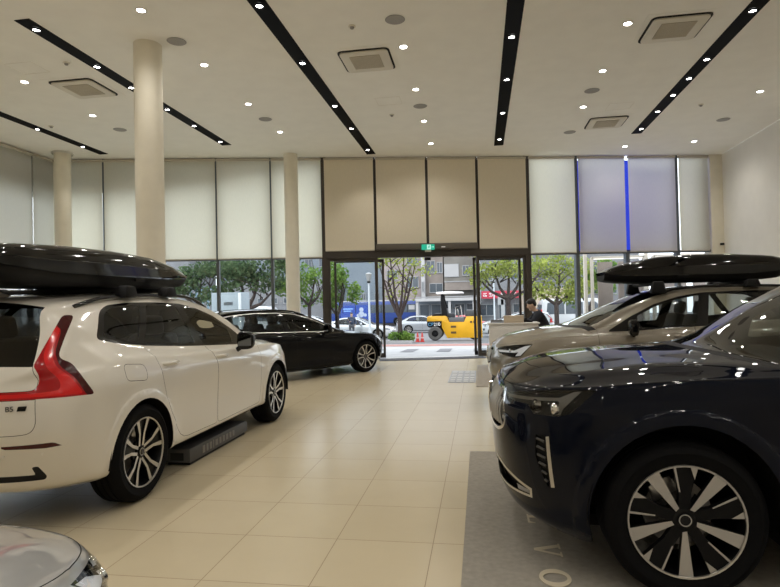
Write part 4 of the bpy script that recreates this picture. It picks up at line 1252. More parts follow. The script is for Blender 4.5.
def ac(x, y, l):
    r = empty('air_conditioner', l, 'air conditioner', (x, y, H-.001), 0, 'square ceiling air units')
    def rr(a, rad): return round_poly([(-a, -a), (a, -a), (a, a), (-a, a)], rad, 5)
    B3 = ((1, 0, 0), (0, 1, 0), (0, 0, -1), (0, 0, 0))
    prism('panel', rr(.475, .02), 0, .004, B3, M['ceiling'], r)
    prism('slot', rr(.40, .10), .004, .016, B3, M['darkgap'], r)
    prism('louvre_panel', rr(.372, .085), .010, .034, B3, M['ac'], r, .004)
    prism('intake_grille', rr(.235, .008), .034, .040, B3, M['acgrille'], r)
    bm = bmesh.new()
    for i in range(15):
        t = -.22+.44*i/14
        bm_box(bm, (0, t, -.042), (.46, .006, .006))
    from_bm('grille_bars', bm, M['ac'], r)
ac(-6.66, 8.82, 'square ceiling air unit left of the tall column'); ac(-1.66, 8.72, 'square ceiling air unit at the centre, between two light tracks'); ac(2.82, 8.58, 'near square ceiling air unit at the upper right'); ac(2.80, 12.92, 'far square ceiling air unit above the mauve blinds')
for x, y in ((-6.95, 7.9), (-1.62, 10.6), (2.85, 11.9)):
    o = boxes('access_hatch', [((0, .2, -.001), (.46, .004, .003)), ((0, -.2, -.001), (.46, .004, .003)), ((.23, 0, -.001), (.004, .4, .003)), ((-.23, 0, -.001), (.004, .4, .003))], M['ac'])
    o.location = (x, y, H)
    tag(o, {-6.95: 'ceiling access hatch outline beside the left air unit', -1.62: 'ceiling access hatch outline beyond the centre air unit', 2.85: 'ceiling access hatch outline before the far right air unit'}[x], 'hatch', 'ceiling access hatches')
# wall camera on the corner pilaster
wc = empty('security_camera', 'small dark security camera on the pale corner pilaster', 'camera', fw(9.2, 2.87, -.10), FA)
lathe('mount', [(.035, 0), (.035, .012), (.001, .012)], M['ring'], wc, 16).rotation_euler = (PI/2, 0, 0)
box('camera_body', (-.03, -.07, -.02), (.06, .10, .06), M['plasticblack'], wc, .012, rz=.6)
tube('camera_arm', [(0, 0, 0), (-.01, -.05, .0)], .012, M['satin'], wc, 8)

# ------------------------------------------------------------------ floor things
def carpet_mat():
    return pbr('grey carpet', (.33, .305, .265), .95, noise=.09, spec=.1, nscale=26, bump=.5, bscale=320)
M['carpet'] = carpet_mat(); M['carpet_letter'] = pbr('pale carpet letters', (.60, .53, .40), .95, bump=.4, bscale=300)
cp = empty('carpet', 'large grey carpet with pale lettering under the navy car', 'carpet', (-.135, 5.65, 0))
mesh('carpet_pile', [(0, 0, .008), (0, -6.2, .008), (6.4, -6.2, .008), (6.4, 0, .008), (0, 0, 0), (0, -6.2, 0), (6.4, -6.2, 0), (6.4, 0, 0)], [(0, 1, 2, 3), (0, 4, 5, 1), (0, 3, 7, 4), (3, 2, 6, 7), (1, 5, 6, 2)], M['carpet'], cp)
def letter(ch, y):
    # outlines on a 1 x 1 field, reading towards the camera, tops towards +x
    if ch == 'L': polys = [[(.08, 0), (.92, 0), (.97, .30), (.90, .30), (.80, .08), (.40, .08), (.40, .92), (.52, .94), (.52, 1), (.06, 1), (.06, .94), (.20, .92), (.20, .08), (.08, .06)]]
    elif ch == 'V': polys = [[(.42, 0), (.56, 0), (.92, .92), (1.0, .94), (1.0, 1), (.66, 1), (.66, .94), (.80, .92), (.55, .24), (.28, .92), (.40, .94), (.40, 1), (0, 1), (0, .94), (.08, .92)]]
    else: polys = None
    h, w = .155, .175
    B_ = ((0, -w, 0), (h, 0, 0), (0, 0, 1), (.413, y-5.65+w/2, .008))
    if polys:
        return prism('letter', polys[0], -.002, .0025, B_, M['carpet_letter'], cp)
    n = 40; v = []; f = []
    for k in range(n):
        a = 2*PI*k/n
        for rx, ry in ((.56, .53), (.30, .40)):
            v.append((.413+h*(.5+ry*math.sin(a)), y-5.65+w/2-w*(.5+rx*math.cos(a)), .0105))
    for k in range(n): f.append((2*k, 2*k+1, 2*((k+1) % n)+1, 2*((k+1) % n)))
    return solid(mesh('letter', v, f, M['carpet_letter'], cp), .003, 0)
for ch, y in (('V', 4.74), ('O', 4.36), ('L', 3.95), ('V', 3.47), ('O', 3.12)): letter(ch, y)
c2 = empty('carpet', 'taupe carpet under the white reception counter', 'carpet', (-.10, 9.86, 0))
mesh('carpet_pile', [(0, 0, .008), (4.2, 0, .008), (4.2, 3.3, .008), (0, 3.3, .008), (0, 0, 0), (4.2, 0, 0), (4.2, 3.3, 0), (0, 3.3, 0)], [(0, 1, 2, 3), (0, 4, 5, 1), (1, 5, 6, 2), (2, 6, 7, 3), (3, 7, 4, 0)], pbr('taupe carpet', (.30, .265, .22), .95, noise=.15, nscale=20, bump=.4, bscale=300), c2)
em = empty('entrance_mat', 'dark grey ribbed mat along the entrance threshold', 'mat', fw(1.2, 0, -.34), FA)
box('mat_base', (0, 0, .006), (2.75, .5, .012), pbr('mat rubber', (.10, .105, .12), .85), em)
boxes('mat_rib', [((0, -.22+.04*i, .0135), (2.68, .02, .004)) for i in range(12)], pbr('mat ribs', (.15, .155, .17), .9), em)
fg = empty('floor_grille', 'grey patterned floor grille near the entrance', 'floor grille', (-.62, 10.35, 0))
mesh('frame', [(-.0, 0, .004), (.505, 0, .004), (.505, 1.75, .004), (-.0, 1.75, .004)], [(0, 1, 2, 3)], pbr('grille frame', (.26, .26, .265), .5), fg)
gpm = pbr('grille plates', (.46, .445, .42), .4)
for i in range(4):
    for j in range(7): box('cover_plate', ((.075, .195, .325, .435)[i], .16+.24*j, .006), (.09 if i < 2 else .085, .15, .004), gpm, fg)
# plinth under the white car
pl = empty('display_plinth', 'low grey box with raised lettering on the floor under the white car', 'plinth', (-2.84, 5.62, 0))
pm = pbr('grey plinth', (.085, .085, .088), .5)
prism('plinth_body', [(-.66, .03), (-.66, .155), (.62, .155), (.66, .13), (.66, .03)], -.13, .13, ((0, 1, 0), (0, 0, 1), (1, 0, 0), (0, 0, 0)), pm, pl, .006)
box('plinth_foot', (0, 0, .016), (.22, 1.25, .03), M['plasticblack'], pl)
box('end_recess', (0, -.662, .085), (.13, .01, .07), M['darkgap'], pl)
bm = bmesh.new(); y = -.42
for w, h in ((.05, .07), (.04, .07), (.045, .07), (.02, .08), (.06, .06), (.05, .06), (.05, .06), (.055, .06), (.05, .06), (.05, .06)):
    bm_box(bm, (.132, y+w/2, .092), (.006, w, h), None, .002); y += w+.028
from_bm('raised_lettering', bm, pbr('pale grey lettering', (.22, .21, .20), .5), pl)

# ------------------------------------------------------------------ outside
GP = [(14, 0), (15.6, -.02), (28, -.45), (34, -.80), (48, -1.15), (66, -1.34), (120, -1.8)]
def zg(y): return interp([p[0] for p in GP], [p[1] for p in GP], y)
def ground_strip(name, ys, x0, x1, mat, lift=0.):
    v = []; f = []
    for y in ys:
        v += [(x0, y, zg(y)-.02+lift), (x1, y, zg(y)-.02+lift)]
    for i in range(len(ys)-1): f.append((2*i, 2*i+1, 2*i+3, 2*i+2))
    return struct(mesh(name, v, f, mat))
M['concrete'] = pbr('pale paving', (.36, .36, .36), .8, noise=.10, nscale=2.5)
M['paver_grey'] = pbr('grey paving', (.15, .15, .16), .8, noise=.10, nscale=4)
M['paver_red'] = pbr('reddish paving', (.30, .15, .13), .8, noise=.15, nscale=4)
M['asphalt'] = pbr('asphalt', (.13, .13, .135), .85, noise=.15, nscale=3)
ground_strip('ground_pavement', [11.5, 14, 15.6, 20, 24.2], -60, 40, M['concrete'])
ground_strip('ground_kerb_band', [22.0, 23.9], -60, 40, M['paver_red'], .006)
ground_strip('ground_road', [24.2, 28, 34, 48, 66, 120], -90, 80, M['asphalt'])
v = []; f = []
for i in range(-14, 12):
    x = i*1.16-.25; n = len(v)
    v += [(x, 17.9, zg(17.9)-.012), (x+.42, 17.9, zg(17.9)-.012), (x+.42, 19.9, zg(19.9)-.012), (x, 19.9, zg(19.9)-.012)]; f.append((n, n+1, n+2, n+3))
struct(mesh('ground_paving_stripes', v, f, M['paver_grey']))
struct(mesh('ground_side', [(-60, -20, -.05), (XL-.3, -20, -.05), (XL-.3, 12.5, -.05), (-60, 12.5, -.05)], [(0, 1, 2, 3)], M['concrete']))

def leaf_mat(name, c, c2):
    m, nt, out = new_mat(name)
    tc = nt.nodes.new('ShaderNodeTexCoord'); n = nt.nodes.new('ShaderNodeTexNoise'); n.inputs['Scale'].default_value = 2.2; n.inputs['Detail'].default_value = 3
    nt.links.new(tc.outputs['Object'], n.inputs['Vector'])
    r = nt.nodes.new('ShaderNodeValToRGB'); r.color_ramp.elements[0].position = .35; r.color_ramp.elements[1].position = .68
    r.color_ramp.elements[0].color = (*c, 1); r.color_ramp.elements[1].color = (*c2, 1)
    nt.links.new(n.outputs['Fac'], r.inputs['Fac'])
    d = nt.nodes.new('ShaderNodeBsdfDiffuse'); t = nt.nodes.new('ShaderNodeBsdfTranslucent'); mx = nt.nodes.new('ShaderNodeMixShader'); mx.inputs[0].default_value = .4
    nt.links.new(r.outputs[0], d.inputs['Color']); nt.links.new(r.outputs[0], t.inputs['Color'])
    nt.links.new(d.outputs[0], mx.inputs[1]); nt.links.new(t.outputs[0], mx.inputs[2]); nt.links.new(mx.outputs[0], out.inputs['Surface'])
    return m
M['leaf_green'] = leaf_mat('green leaves', (.07, .15, .03), (.24, .36, .08))
M['leaf_dark'] = leaf_mat('dark green leaves', (.04, .075, .038), (.13, .185, .09))
M['leaf_yellow'] = leaf_mat('yellow green leaves', (.18, .23, .05), (.42, .46, .12))
M['bark'] = pbr('tree bark', (.042, .030, .027), .9, noise=.3, nscale=12)

def leaves(name, blobs, count, size, mat, parent, seed):
    rnd = random.Random(seed); v = []; f = []
    tot = sum(b[3]*b[4]*b[5] for b in blobs)
    for cx, cy, cz, rx, ry, rz in blobs:
        for _ in range(int(count*rx*ry*rz/tot)):
            while True:
                a, b, c = (rnd.uniform(-1, 1) for _ in range(3)); q = a*a+b*b+c*c
                if .08 < q < 1: break
            # ragged edge
            k = 1-.22*rnd.random()
            p = Vector((cx+a*rx*k, cy+b*ry*k, cz+c*rz*k))
            s = size*rnd.uniform(.55, 1.25)
            R = Matrix.Rotation(rnd.uniform(0, 6.28), 3, 'Z') @ Matrix.Rotation(rnd.uniform(-1.2, 1.2), 3, 'X') @ Matrix.Rotation(rnd.uniform(-1.2, 1.2), 3, 'Y')
            n = len(v)
            for w in ((0, -.5, 0), (.34, 0, .06), (0, .55, 0), (-.34, 0, .06)): v.append(tuple(p+R @ (Vector(w)*s)))
            f += [(n, n+1, n+2), (n, n+2, n+3)]
    o = mesh(name, v, f, mat, parent); return o

def tree(label, x, y, forks, blobs, count, size, mat, r=.1, seed=1, fork_h=1.6, group='street trees'):
    z = zg(y)-.02
    root = empty('street_tree', label, 'tree', (x, y, z), 0, group)
    bm = bmesh.new()
    tube_bm(bm, [(0, 0, -.05), (.01, 0, fork_h*.5), (0, 0, fork_h)], [r*1.25, r, r*.9], 9)
    rnd = random.Random(seed)
    for fx, fy, fz in forks:
        a = Vector((0, 0, fork_h-.08)); e = Vector((fx, fy, fz)); m1 = a.lerp(e, .4)+Vector((fx*.10, fy*.1, -.1)); 
        tube_bm(bm, [a, m1, e], [r*.75, r*.5, r*.2], 7)
        for _ in range(4):
            t = rnd.uniform(.45, .95); b = a.lerp(e, t); d = Vector((rnd.uniform(-1, 1), rnd.uniform(-1, 1), rnd.uniform(.2, 1))).normalized()*rnd.uniform(.5, 1.1)
            tube_bm(bm, [b, b+d*.5+Vector((0, 0, .05)), b+d], [r*.28, r*.18, r*.08], 5)
    from_bm('trunk', bm, M['bark'], root, True, 60)
    leaves('foliage', blobs, count, size, mat, root, seed)
    return root

def blobset(seed, cx, cz, w, h, d, n, zmin=0):
    rnd = random.Random(seed); o = []
    for _ in range(n):
        x = rnd.uniform(-1, 1); z = rnd.uniform(-1, 1)
        s = rnd.uniform(.28, .48)
        o.append((cx+x*w*.72, rnd.uniform(-.6, .6)*d, cz+z*h*.72, w*s, d*s, h*s))
    return o
# tree in front of the doors with its hedge
tree('bare-branched young tree with yellow green leaves, in the hedge outside the open doors', -3.640, 25.6,
     [(-.9, .1, 3.6), (-.35, -.2, 3.9), (.25, .2, 4.0), (.75, .1, 3.5), (-.55, .3, 3.0), (.45, -.3, 2.9)],
     [(.1, 0, 3.05, .75, .5, .45), (.85, .1, 3.35, .75, .5, .35), (1.35, 0, 3.25, .55, .4, .28), (-.3, .5, 2.35, .55, .5, .55), (.35, .6, 2.25, .6, .5, .45), (0, .1, 4.0, 1.4, .8, .7), (-.9, 0, 3.7, .5, .5, .4)], 850, .14, M['leaf_yellow'], .11, 3, 1.25)
hd = empty('hedge', 'low green hedge around the young tree outside the doors', 'hedge', (-3.594, 25.6, zg(25.6)-.02))
bm = bmesh.new(); bm_box(bm, (0, 0, .06), (1.1, .8, .14)); from_bm('planter_kerb', bm, M['concrete'], hd)
leaves('foliage', [(-.3, 0, .30, .34, .4, .24), (.05, 0, .34, .36, .4, .26), (.35, 0, .28, .32, .4, .22)], 900, .11, M['leaf_green'], hd, 5)
# trees on the left
tree('leafy green tree behind the pale grey cabinet outside the left window', -11.107, 26, [(-1.2, 0, 3.2), (-.5, .3, 3.7), (.7, 0, 3.5), (1.3, .2, 2.6)], blobset(11, 0, 3.2, 2.5, 1.35, 1.2, 14), 3200, .18, M['leaf_dark'], .15, 11, 1.75)
tree('leafy green tree seen right of the slim column outside', -8.930, 29, [(-1.0, 0, 3.4), (.3, .3, 3.7), (.9, 0, 3.2)], blobset(12, -.1, 3.3, 2.1, 1.45, 1.2, 13), 2600, .17, M['leaf_green'], .10, 12, 2.0)
tree('dark leafy tree outside the window behind the roof box', -14.270, 27, [(-1.2, 0, 3.4), (.2, .3, 3.7), (1.0, 0, 3.3)], blobset(13, .2, 3.2, 2.8, 1.3, 1.2, 13), 3000, .18, M['leaf_dark'], .13, 13, 2.0)
tree('green tree outside the left sidelight, beside the street lamp', -7.920, 31, [(-.8, 0, 3.0), (.3, .3, 3.5), (.5, 0, 3.0)], blobset(14, .2, 2.9, 1.15, 1.5, 1.0, 9), 1500, .20, M['leaf_green'], .10, 14, 1.5)
# trees on the right
tree('spreading tree with thick forked trunk outside the right sidelight', 1.290, 27, [(-1.5, 0, 3.1), (-.7, .2, 3.5), (.1, .2, 3.9), (.8, 0, 3.5), (1.5, .1, 3.1)], blobset(21, 0, 3.95, 2.4, 1.05, 1.3, 10)+[(-1.3, .5, 2.75, .6, .6, .4), (.9, .6, 2.8, .5, .5, .35)], 1700, .17, M['leaf_yellow'], .125, 21, 2.0)
tree('broad bright green tree behind the parked white van outside', 4.350, 34, [(-1.6, 0, 3.6), (.3, .3, 4.0), (1.4, 0, 3.5)], blobset(22, -.1, 3.5, 2.3, 1.5, 1.5, 13), 3300, .18, M['leaf_yellow'], .14, 22, 2.0)
tree('bright green tree partly behind the stone display panels', 6.548, 36, [(-.8, 0, 3.6), (.5, .2, 3.8)], blobset(23, 0, 3.2, 1.5, 1.5, 1.2, 9), 1700, .2, M['leaf_green'], .1, 23, 1.8)
for i, (x, y, l) in enumerate([(-15.5, 9.5, 'near'), (-16.5, 13.5, 'far')]):
    tree('green tree outside the side windows beyond the white car roof, %s one' % l, x, y, [(-.9, 0, 3.2), (.5, .3, 3.5), (.8, -.6, 3.0)], blobset(31+i, 0, 3.3, 2.2, 1.3, 2.0, 10), 1500, .24, M['leaf_green'], .13, 31+i, 1.8)

# ------------------------------------------------------------------ buildings
def building(label, x0, x1, y, z1, mat, wins, depth=8., winmat=None, z0=None, extra=None):
    z0 = zg(y) if z0 is None else z0
    r = empty('building', label, 'building', ((x0+x1)/2, y, z0), 0, None)
    w = x1-x0; h = z1-z0
    box('wall', (0, depth/2, h/2), (w, depth, h), mat, r)
    for (a, b, c, d) in wins:
        fr = boxes('window_frame', [(((a+b)/2, -.03, d), (b-a+.1, .10, .10)), (((a+b)/2, -.03, c), (b-a+.1, .14, .10)), ((a, -.03, (c+d)/2), (.08, .10, d-c)), ((b, -.03, (c+d)/2), (.08, .10, d-c)), (((a+b)/2, -.03, (c+d)/2), (.06, .08, d-c))], M['frame_pale'], r)
        box('pane', ((a+b)/2, -.01, (c+d)/2), (b-a, .03, d-c), winmat or M['winglass'], fr)
    return r
M['frame_pale'] = pbr('pale window frame', (.27, .275, .28), .6)
M['winglass'] = pbr('dark window pane', (.06, .075, .09), .15, spec=.6)
M['b_pink'] = pbr('pinkish grey render', (0.248, 0.214, 0.208), .85, noise=.12, nscale=.6)
M['b_grey'] = pbr('grey render', (0.180, 0.183, 0.192), .85, noise=.12, nscale=.5)
M['b_tan'] = pbr('tan tiles', (0.205, 0.177, 0.155), .8, noise=.18, nscale=.8)
M['b_olive'] = pbr('weathered brown tiles', (0.167, 0.158, 0.140), .85, noise=.2, nscale=.7)
M['b_blue'] = pbr('pale blue cladding', (0.143, 0.231, 0.286), .6, noise=.1, nscale=.5)
M['b_white'] = pbr('white render', (0.372, 0.372, 0.372), .8, noise=.06, nscale=.6)
M['b_slate'] = pbr('slate blue cladding', (0.164, 0.193, 0.224), .7, noise=.12, nscale=.4)
def grid(x0, x1, n, rows, w): 
    o = []
    for i in range(n):
        c = x0+(x1-x0)*(i+.5)/n
        for a, b in rows: o.append((c-w/2, c+w/2, a, b))
    return o
building('tall slate blue block behind the street lamp outside', -17.459, -12.315, 72, 16, M['b_slate'], grid(-2.6, 2.6, 3, [(3.2, 4.0)], .5))
building('pinkish grey apartment block behind the young tree', -11.783, -7.204, 70, 15, M['b_pink'], [(.6, 2.0, 4.6, 5.9), (.6, 2.0, 7.4, 8.8), (-1.9, -.6, 5.6, 6.8)])
building('narrow white stairwell block between the apartment blocks', -7.065, -6.588, 69, 14, M['b_white'], [(-.12, .12, 6.0, 7.0), (-.12, .12, 4.0, 5.2)])
building('brown tiled apartment block with a big window above the steamroller', -6.584, -4.428, 70, 15, M['b_tan'], [(-.9, .1, 6.3, 7.8), (.35, 1.0, 6.3, 7.6), (-.6, 1.0, 3.9, 5.0)])
ob = building('weathered apartment block with balcony band, right of the entrance view', -4.305, -0.356, 70, 15, M['b_olive'], [(.3, 1.1, 5.9, 7.1), (1.3, 2.2, 5.9, 7.1), (-1.9, -.2, 5.8, 7.3)])
box('balcony', (0, -.5, 4.6), (3.7, 1.0, 1.0), M['b_tan'], ob); box('balcony_slab', (0, -.5, 5.15), (3.8, 1.1, .12), M['frame_pale'], ob)
box('wall_panel', (-1.05, -.05, 6.55), (1.7, .08, 1.5), M['b_white'], ob)
building('long low grey building behind the left trees', -32.798, -17.883, 70, 4.6, M['b_grey'], grid(-7, 7, 8, [(3.0, 3.7)], .9))
building('tall hazy blue grey block behind the left trees', -40.693, -22.241, 84, 17, M['b_slate'], grid(-9, 9, 8, [(5.6, 6.8), (8.6, 9.8)], 1.1))
building('pale blue glazed block behind the roof box', -35.950, -32.895, 66, 3.9, M['b_blue'], grid(-1.9, 1.9, 5, [(1.6, 4.8)], .34))
building('grey office block far left beyond the trees', -46.071, -40.008, 74, 9, M['b_grey'], grid(-2, 2, 3, [(2, 3.2), (4.5, 5.8)], .8))
building('shop building under the red signboard outside', 0.061, 4.933, 66, 9.5, M['b_grey'], [(-2.6, -1.0, 1.0, 2.3), (-.4, .9, .6, 2.3), (1.2, 2.6, .6, 2.3), (-2.4, -.8, 5.0, 6.2), (1.0, 2.4, 5.0, 6.2)])
building('beige low building behind the parked white van', 4.373, 8.819, 56, 2.45, pbr('beige stone', (.46, .38, .29), .8, noise=.08, nscale=.7), [(-1.9, -.6, .6, 1.8), (.5, 1.9, .6, 1.8)])
building('grey block behind the bright green tree', 5.830, 20.545, 78, 9, M['b_grey'], grid(-7, 7, 7, [(3.4, 4.6), (6.4, 7.6)], 1.0))
building('white block beyond the side windows', -44, -36, 12, 10, M['b_white'], [(-2.8, -1.2, 2, 3.4), (1.2, 2.8, 2, 3.4), (-2.8, -1.2, 5.4, 6.8), (1.2, 2.8, 5.4, 6.8)], 10)
# arcade canopy across the street
cn = empty('shop_canopy', 'long pale arcade canopy across the street behind the steamroller', 'canopy', (-3.600, 64, zg(64)))
box('fascia', (0, 0, 2.95), (7.2, .5, .34), M['b_white'], cn); box('roof_edge', (0, .6, 3.25), (7.2, 1.6, .12), M['frame_pale'], cn)
for x in (-3.45, 2.9, .2): box('post', (x, 0, 1.4), (.28, .28, 2.8), M['b_white'], cn)
sf = empty('shopfront', 'dark shopfront row under the pale arcade canopy', 'shopfront', (-3.684, 65.5, zg(65.5)))
box('front_wall', (0, .3, 1.5), (7.2, .3, 3.0), M['b_slate'], sf)
for i in range(5):
    fr = box('shop_window', (-2.7+1.35*i, .12, 1.5), (1.15, .08, 1.9), M['frame_pale'], sf); box('pane', (-2.7+1.35*i, .06, 1.5), (1.0, .06, 1.75), M['winglass'], fr)
# red signboard with white characters
rs = empty('signboard', 'long red shop signboard with white characters outside the right sidelight', 'signboard', (2.512, 65.3, 1.62))
box('sign_board', (0, 0, .42), (4.7, .12, .84), pbr('red sign', (.50, .03, .06), .5), rs)
bm = bmesh.new(); rnd = random.Random(4)
for i in range(7):
    cx = -1.95+.65*i
    if i in (2,): continue
    for (a, b, c, d) in rnd.sample([(-.2, .2, .14, .20), (-.2, .2, -.02, .04), (-.2, .2, -.2, -.14), (-.03, .03, -.22, .22), (-.2, -.14, -.2, .05), (.14, .2, -.2, .05), (-.2, -.02, .05, .11), (.04, .2, -.12, -.06)], 5):
        bm_box(bm, (cx+(a+b)/2, -.07, .42+(c+d)/2), (b-a, .03, d-c))
from_bm('sign_characters', bm, pbr('white sign letters', (.8, .78, .78), .5), rs)
ws = empty('white_signboard', 'upright white signboard beside the lamp pole outside the right sidelight', 'signboard', (1.962, 51, zg(51)))
box('board', (0, 0, 1.6), (.32, .1, 2.2), M['b_white'], ws); box('post', (0, .05, .3), (.1, .1, .6), M['satin'], ws); box('upper_board', (-.18, 0, 2.55), (.5, .1, .7), M['b_white'], ws)
# stone display panels outside on the right
dp = empty('display_wall', 'row of taupe stone panels in pale lit frames outside the right windows', 'display wall', (3.388, 19.5, zg(19.5)))
dm = pbr('taupe stone', (.27, .225, .195), .6, noise=.12, nscale=3); fmm = pbr('pale frame', (.66, .60, .52), .5)
sc_ = 19.5/568*1.03
def dpx(p): return (p-584)*sc_*1.06
lw = emis('frame strip light', (1, .95, .85), 1.6)
for i, (a, b) in enumerate(((596, 608), (613, 632), (646, 668), (674, 700))):
    box('stone_panel', (dpx((a+b)/2), 0, 1.44), (dpx(b)-dpx(a), .16, 2.70), dm, dp, .01)
for i, (a, b) in enumerate(((591, 634), (642, 704))):
    boxes('frame', [((dpx(a), -.02, 1.475), (.07, .22, 2.95)), ((dpx(b), -.02, 1.475), (.07, .22, 2.95)), ((dpx((a+b)/2), -.02, 2.94), (dpx(b)-dpx(a), .22, .07))], fmm, dp)
    box('strip_light', (dpx((a+b)/2), -.10, 2.89), (dpx(b)-dpx(a)-.1, .03, .025), lw, dp)
boxes('outer_post', [((dpx(586), .1, 1.6), (.09, .2, 3.3)), ((dpx(637), .1, 1.6), (.08, .2, 3.3))], fmm, dp)
# illuminated blue sign just outside the mauve blinds
bs = empty('illuminated_sign', 'blue illuminated sign behind the two mauve blinds', 'sign', fw(6.62, 2.75, .55), FA)
box('light_face', (0, 0, 1.3), (3.0, .06, 2.5), emis('blue sign light', (.035, .075, .85), .75), bs)
box('sign_housing', (0, .12, 1.3), (3.06, .16, 2.56), M['plasticblack'], bs)

# ------------------------------------------------------------------ street furniture
def lamp_post(label, x, y, h, r=.05):
    r_ = empty('street_lamp', label, 'street lamp', (x, y, zg(y)))
    pm_ = pbr('pale lamp post', (.60, .63, .66), .5)
    lathe('post', [(r*1.8, 0), (r*1.6, .5), (r, .6), (r*.9, h-.3)], pm_, r_, 12, (0, 0, 0), 'z', True)
    lathe('lamp_head', [(.05, h-.32), (.06, h-.24), (.08, h-.2), (.15, h+.1), (.16, h+.14), (.06, h+.2), (.001, h+.2)], M['b_white'], r_, 14)
    lathe('lamp_collar', [(.08, h-.3), (.085, h-.22)], M['plasticblack'], r_, 12, (0, 0, 0), 'z', True)
    return r_
lamp_post('pale street lamp outside the left sidelight, in front of the blue bus', -5.306, 27, 3.15)
lamp_post('thin pale street lamp outside the right sidelight, left of the big tree', 0.961, 40, 3.9)
for i, (px_, l) in enumerate(((-2.934, 'left'), (-2.718, 'right'))):
    cz = empty('traffic_cone', ['red traffic cone on the side towards the young tree', 'red traffic cone nearer to the steamroller'][i], 'traffic cone', (px_, 26.5 if i < 2 else 27.2, zg(26.5 if i < 2 else 27.2)-.02), 0, 'traffic cones by the steamroller')
    cm = M.setdefault('cone', pbr('cone red plastic', (.42, .02, .012), .5))
    box('cone_base', (0, 0, .02), (.21, .21, .03), cm, cz, .008)
    lathe('cone_body', [(.085, .03), (.025, .44), (.02, .45), (.001, .45)], cm, cz, 18)
    lathe('reflective_band', [(.0665, .17), (.0555, .24)], pbr('cone band', (.55, .30, .28), .5), cz, 18)
cb = empty('utility_cabinet', 'pale blue grey cabinet standing outside the window left of the mullion', 'cabinet', (-9.371, 20, zg(20)-.02))
cm_ = pbr('pale grey cabinet paint', (.27, .32, .35), .6)
box('cabinet_body', (0, .4, 1.1), (1.18, .8, 2.14), cm_, cb, .02); box('cabinet_door', (.06, -.015, 1.12), (.86, .03, 1.9), pbr('cabinet door paint', (.29, .345, .375), .55), cb, .01)
box('side_panel', (.54, -.01, 1.1), (.10, .06, 2.1), pbr('pale side panel', (.62, .66, .68), .5), cb, .01)
boxes('vent_slots', [((.1, -.035, 1.80-.03*i), (.35, .012, .012)) for i in range(4)], M['plasticblack'], cb)

# ------------------------------------------------------------------ steamroller
ro = empty('road_roller', 'yellow pneumatic steamroller with white canopy outside the open doors', 'steamroller', (-2.683, 28, zg(28)-.02))
q = .0493
def R2(pts): return [((a-425)*q, (341-b)*q) for a, b in pts]
BX = ((1, 0, 0), (0, 0, 1), (0, 1, 0), (0, 0, 0))
yel = pbr('machine yellow', (.74, .39, .012), .45, coat=.2, noise=.06, nscale=2)
blk = M['plasticblack']
prism('body', R2([(426.3, 322), (426.3, 317.6), (428, 316.5), (445.4, 316.5), (448.5, 322.7), (463, 322.7), (465.6, 317.3), (480.6, 317.3), (480.9, 338.6), (446, 338.6), (441, 327.8), (440.5, 322)]), .05, 1.55, BX, yel, ro, .015)
prism('rear_panel', R2([(426.3, 321.6), (440.9, 321.6), (440.2, 327.8), (428, 327.8), (426.3, 326)]), .02, 1.56, BX, blk, ro, .01)
text_obj('model_letters', 'CP', .225, pbr('sky blue lettering', (.12, .38, .62), .5), ro, basis_mtx((1, 0, 0), (0, 0, 1), ((430.0-425)*q, .015, (341-324.8)*q)), .004)
text_obj('model_number', '210', .225, M['glowwhite'], ro, basis_mtx((1, 0, 0), (0, 0, 1), ((436.2-425)*q, .015, (341-324.8)*q)), .004)
prism('engine_cover', R2([(464.3, 317.3), (465.3, 311), (479.6, 311.6), (479.6, 317.3)]), .12, 1.48, BX, pbr('dark grey cover', (.06, .065, .07), .5), ro, .02)
prism('control_deck', R2([(448.6, 322.6), (448, 318.4), (463.4, 318.4), (463, 322.6)]), .06, 1.54, BX, pbr('deck grey', (.12, .125, .13), .6), ro, .01)
prism('rear_rail', R2([(431, 316.5), (433, 314.2), (440, 314.2), (441, 316.5)]), .1, 1.5, BX, blk, ro, .01)
prism('canopy', R2([(435.5, 293.6), (437, 292.4), (449, 291.9), (462, 292.6), (463.3, 294.0), (462, 294.6), (437, 294.8)]), -.05, 1.65, BX, pbr('canopy white', (.80, .80, .80), .5), ro, .02)
for a, b in ((.12, .24), (1.36, 1.48)):
    prism('canopy_post', R2([(441, 316.6), (440.2, 300), (440.6, 294.6), (442.6, 294.6), (443.4, 300), (446.5, 312), (446.5, 317)]), a, b, BX, blk, ro, .008)
prism('operator_seat', R2([(444, 318.5), (443.5, 309.5), (446, 309), (447.4, 314.2), (453.5, 314.2), (453.5, 318.5)]), .5, 1.1, BX, pbr('seat grey', (.05, .055, .065), .6), ro, .02)
tube('steering_column', [((457.5-425)*q, .8, (341-318)*q), ((456-425)*q, .8, (341-310)*q)], .04, M['satin'], ro, 8)
lathe('steering_wheel', [(.15, 0), (.18, .02), (.15, .04), (.14, .02), (.15, 0)], blk, ro, 16, ((455.6-425)*q, .8, (341-309.8)*q))
tube('hand_rail', [((455-425)*q, .1, (341-318)*q), ((455-425)*q, .1, (341-308)*q), ((460-425)*q, .1, (341-306.5)*q), ((461.5-425)*q, .1, (341-318)*q)], .022, M['satin'], ro, 6)
boxes('warning_label', [(((452.5-425)*q, .045, (341-z_)*q), (.26, .012, .10)) for z_ in (327.3, 333.1)]+[(((470-425)*q, .045, (341-322.8)*q), (.10, .012, .10)), (((473.2-425)*q, .045, (341-322.8)*q), (.10, .012, .10))], pbr('brown label', (.10, .06, .02), .6), ro)
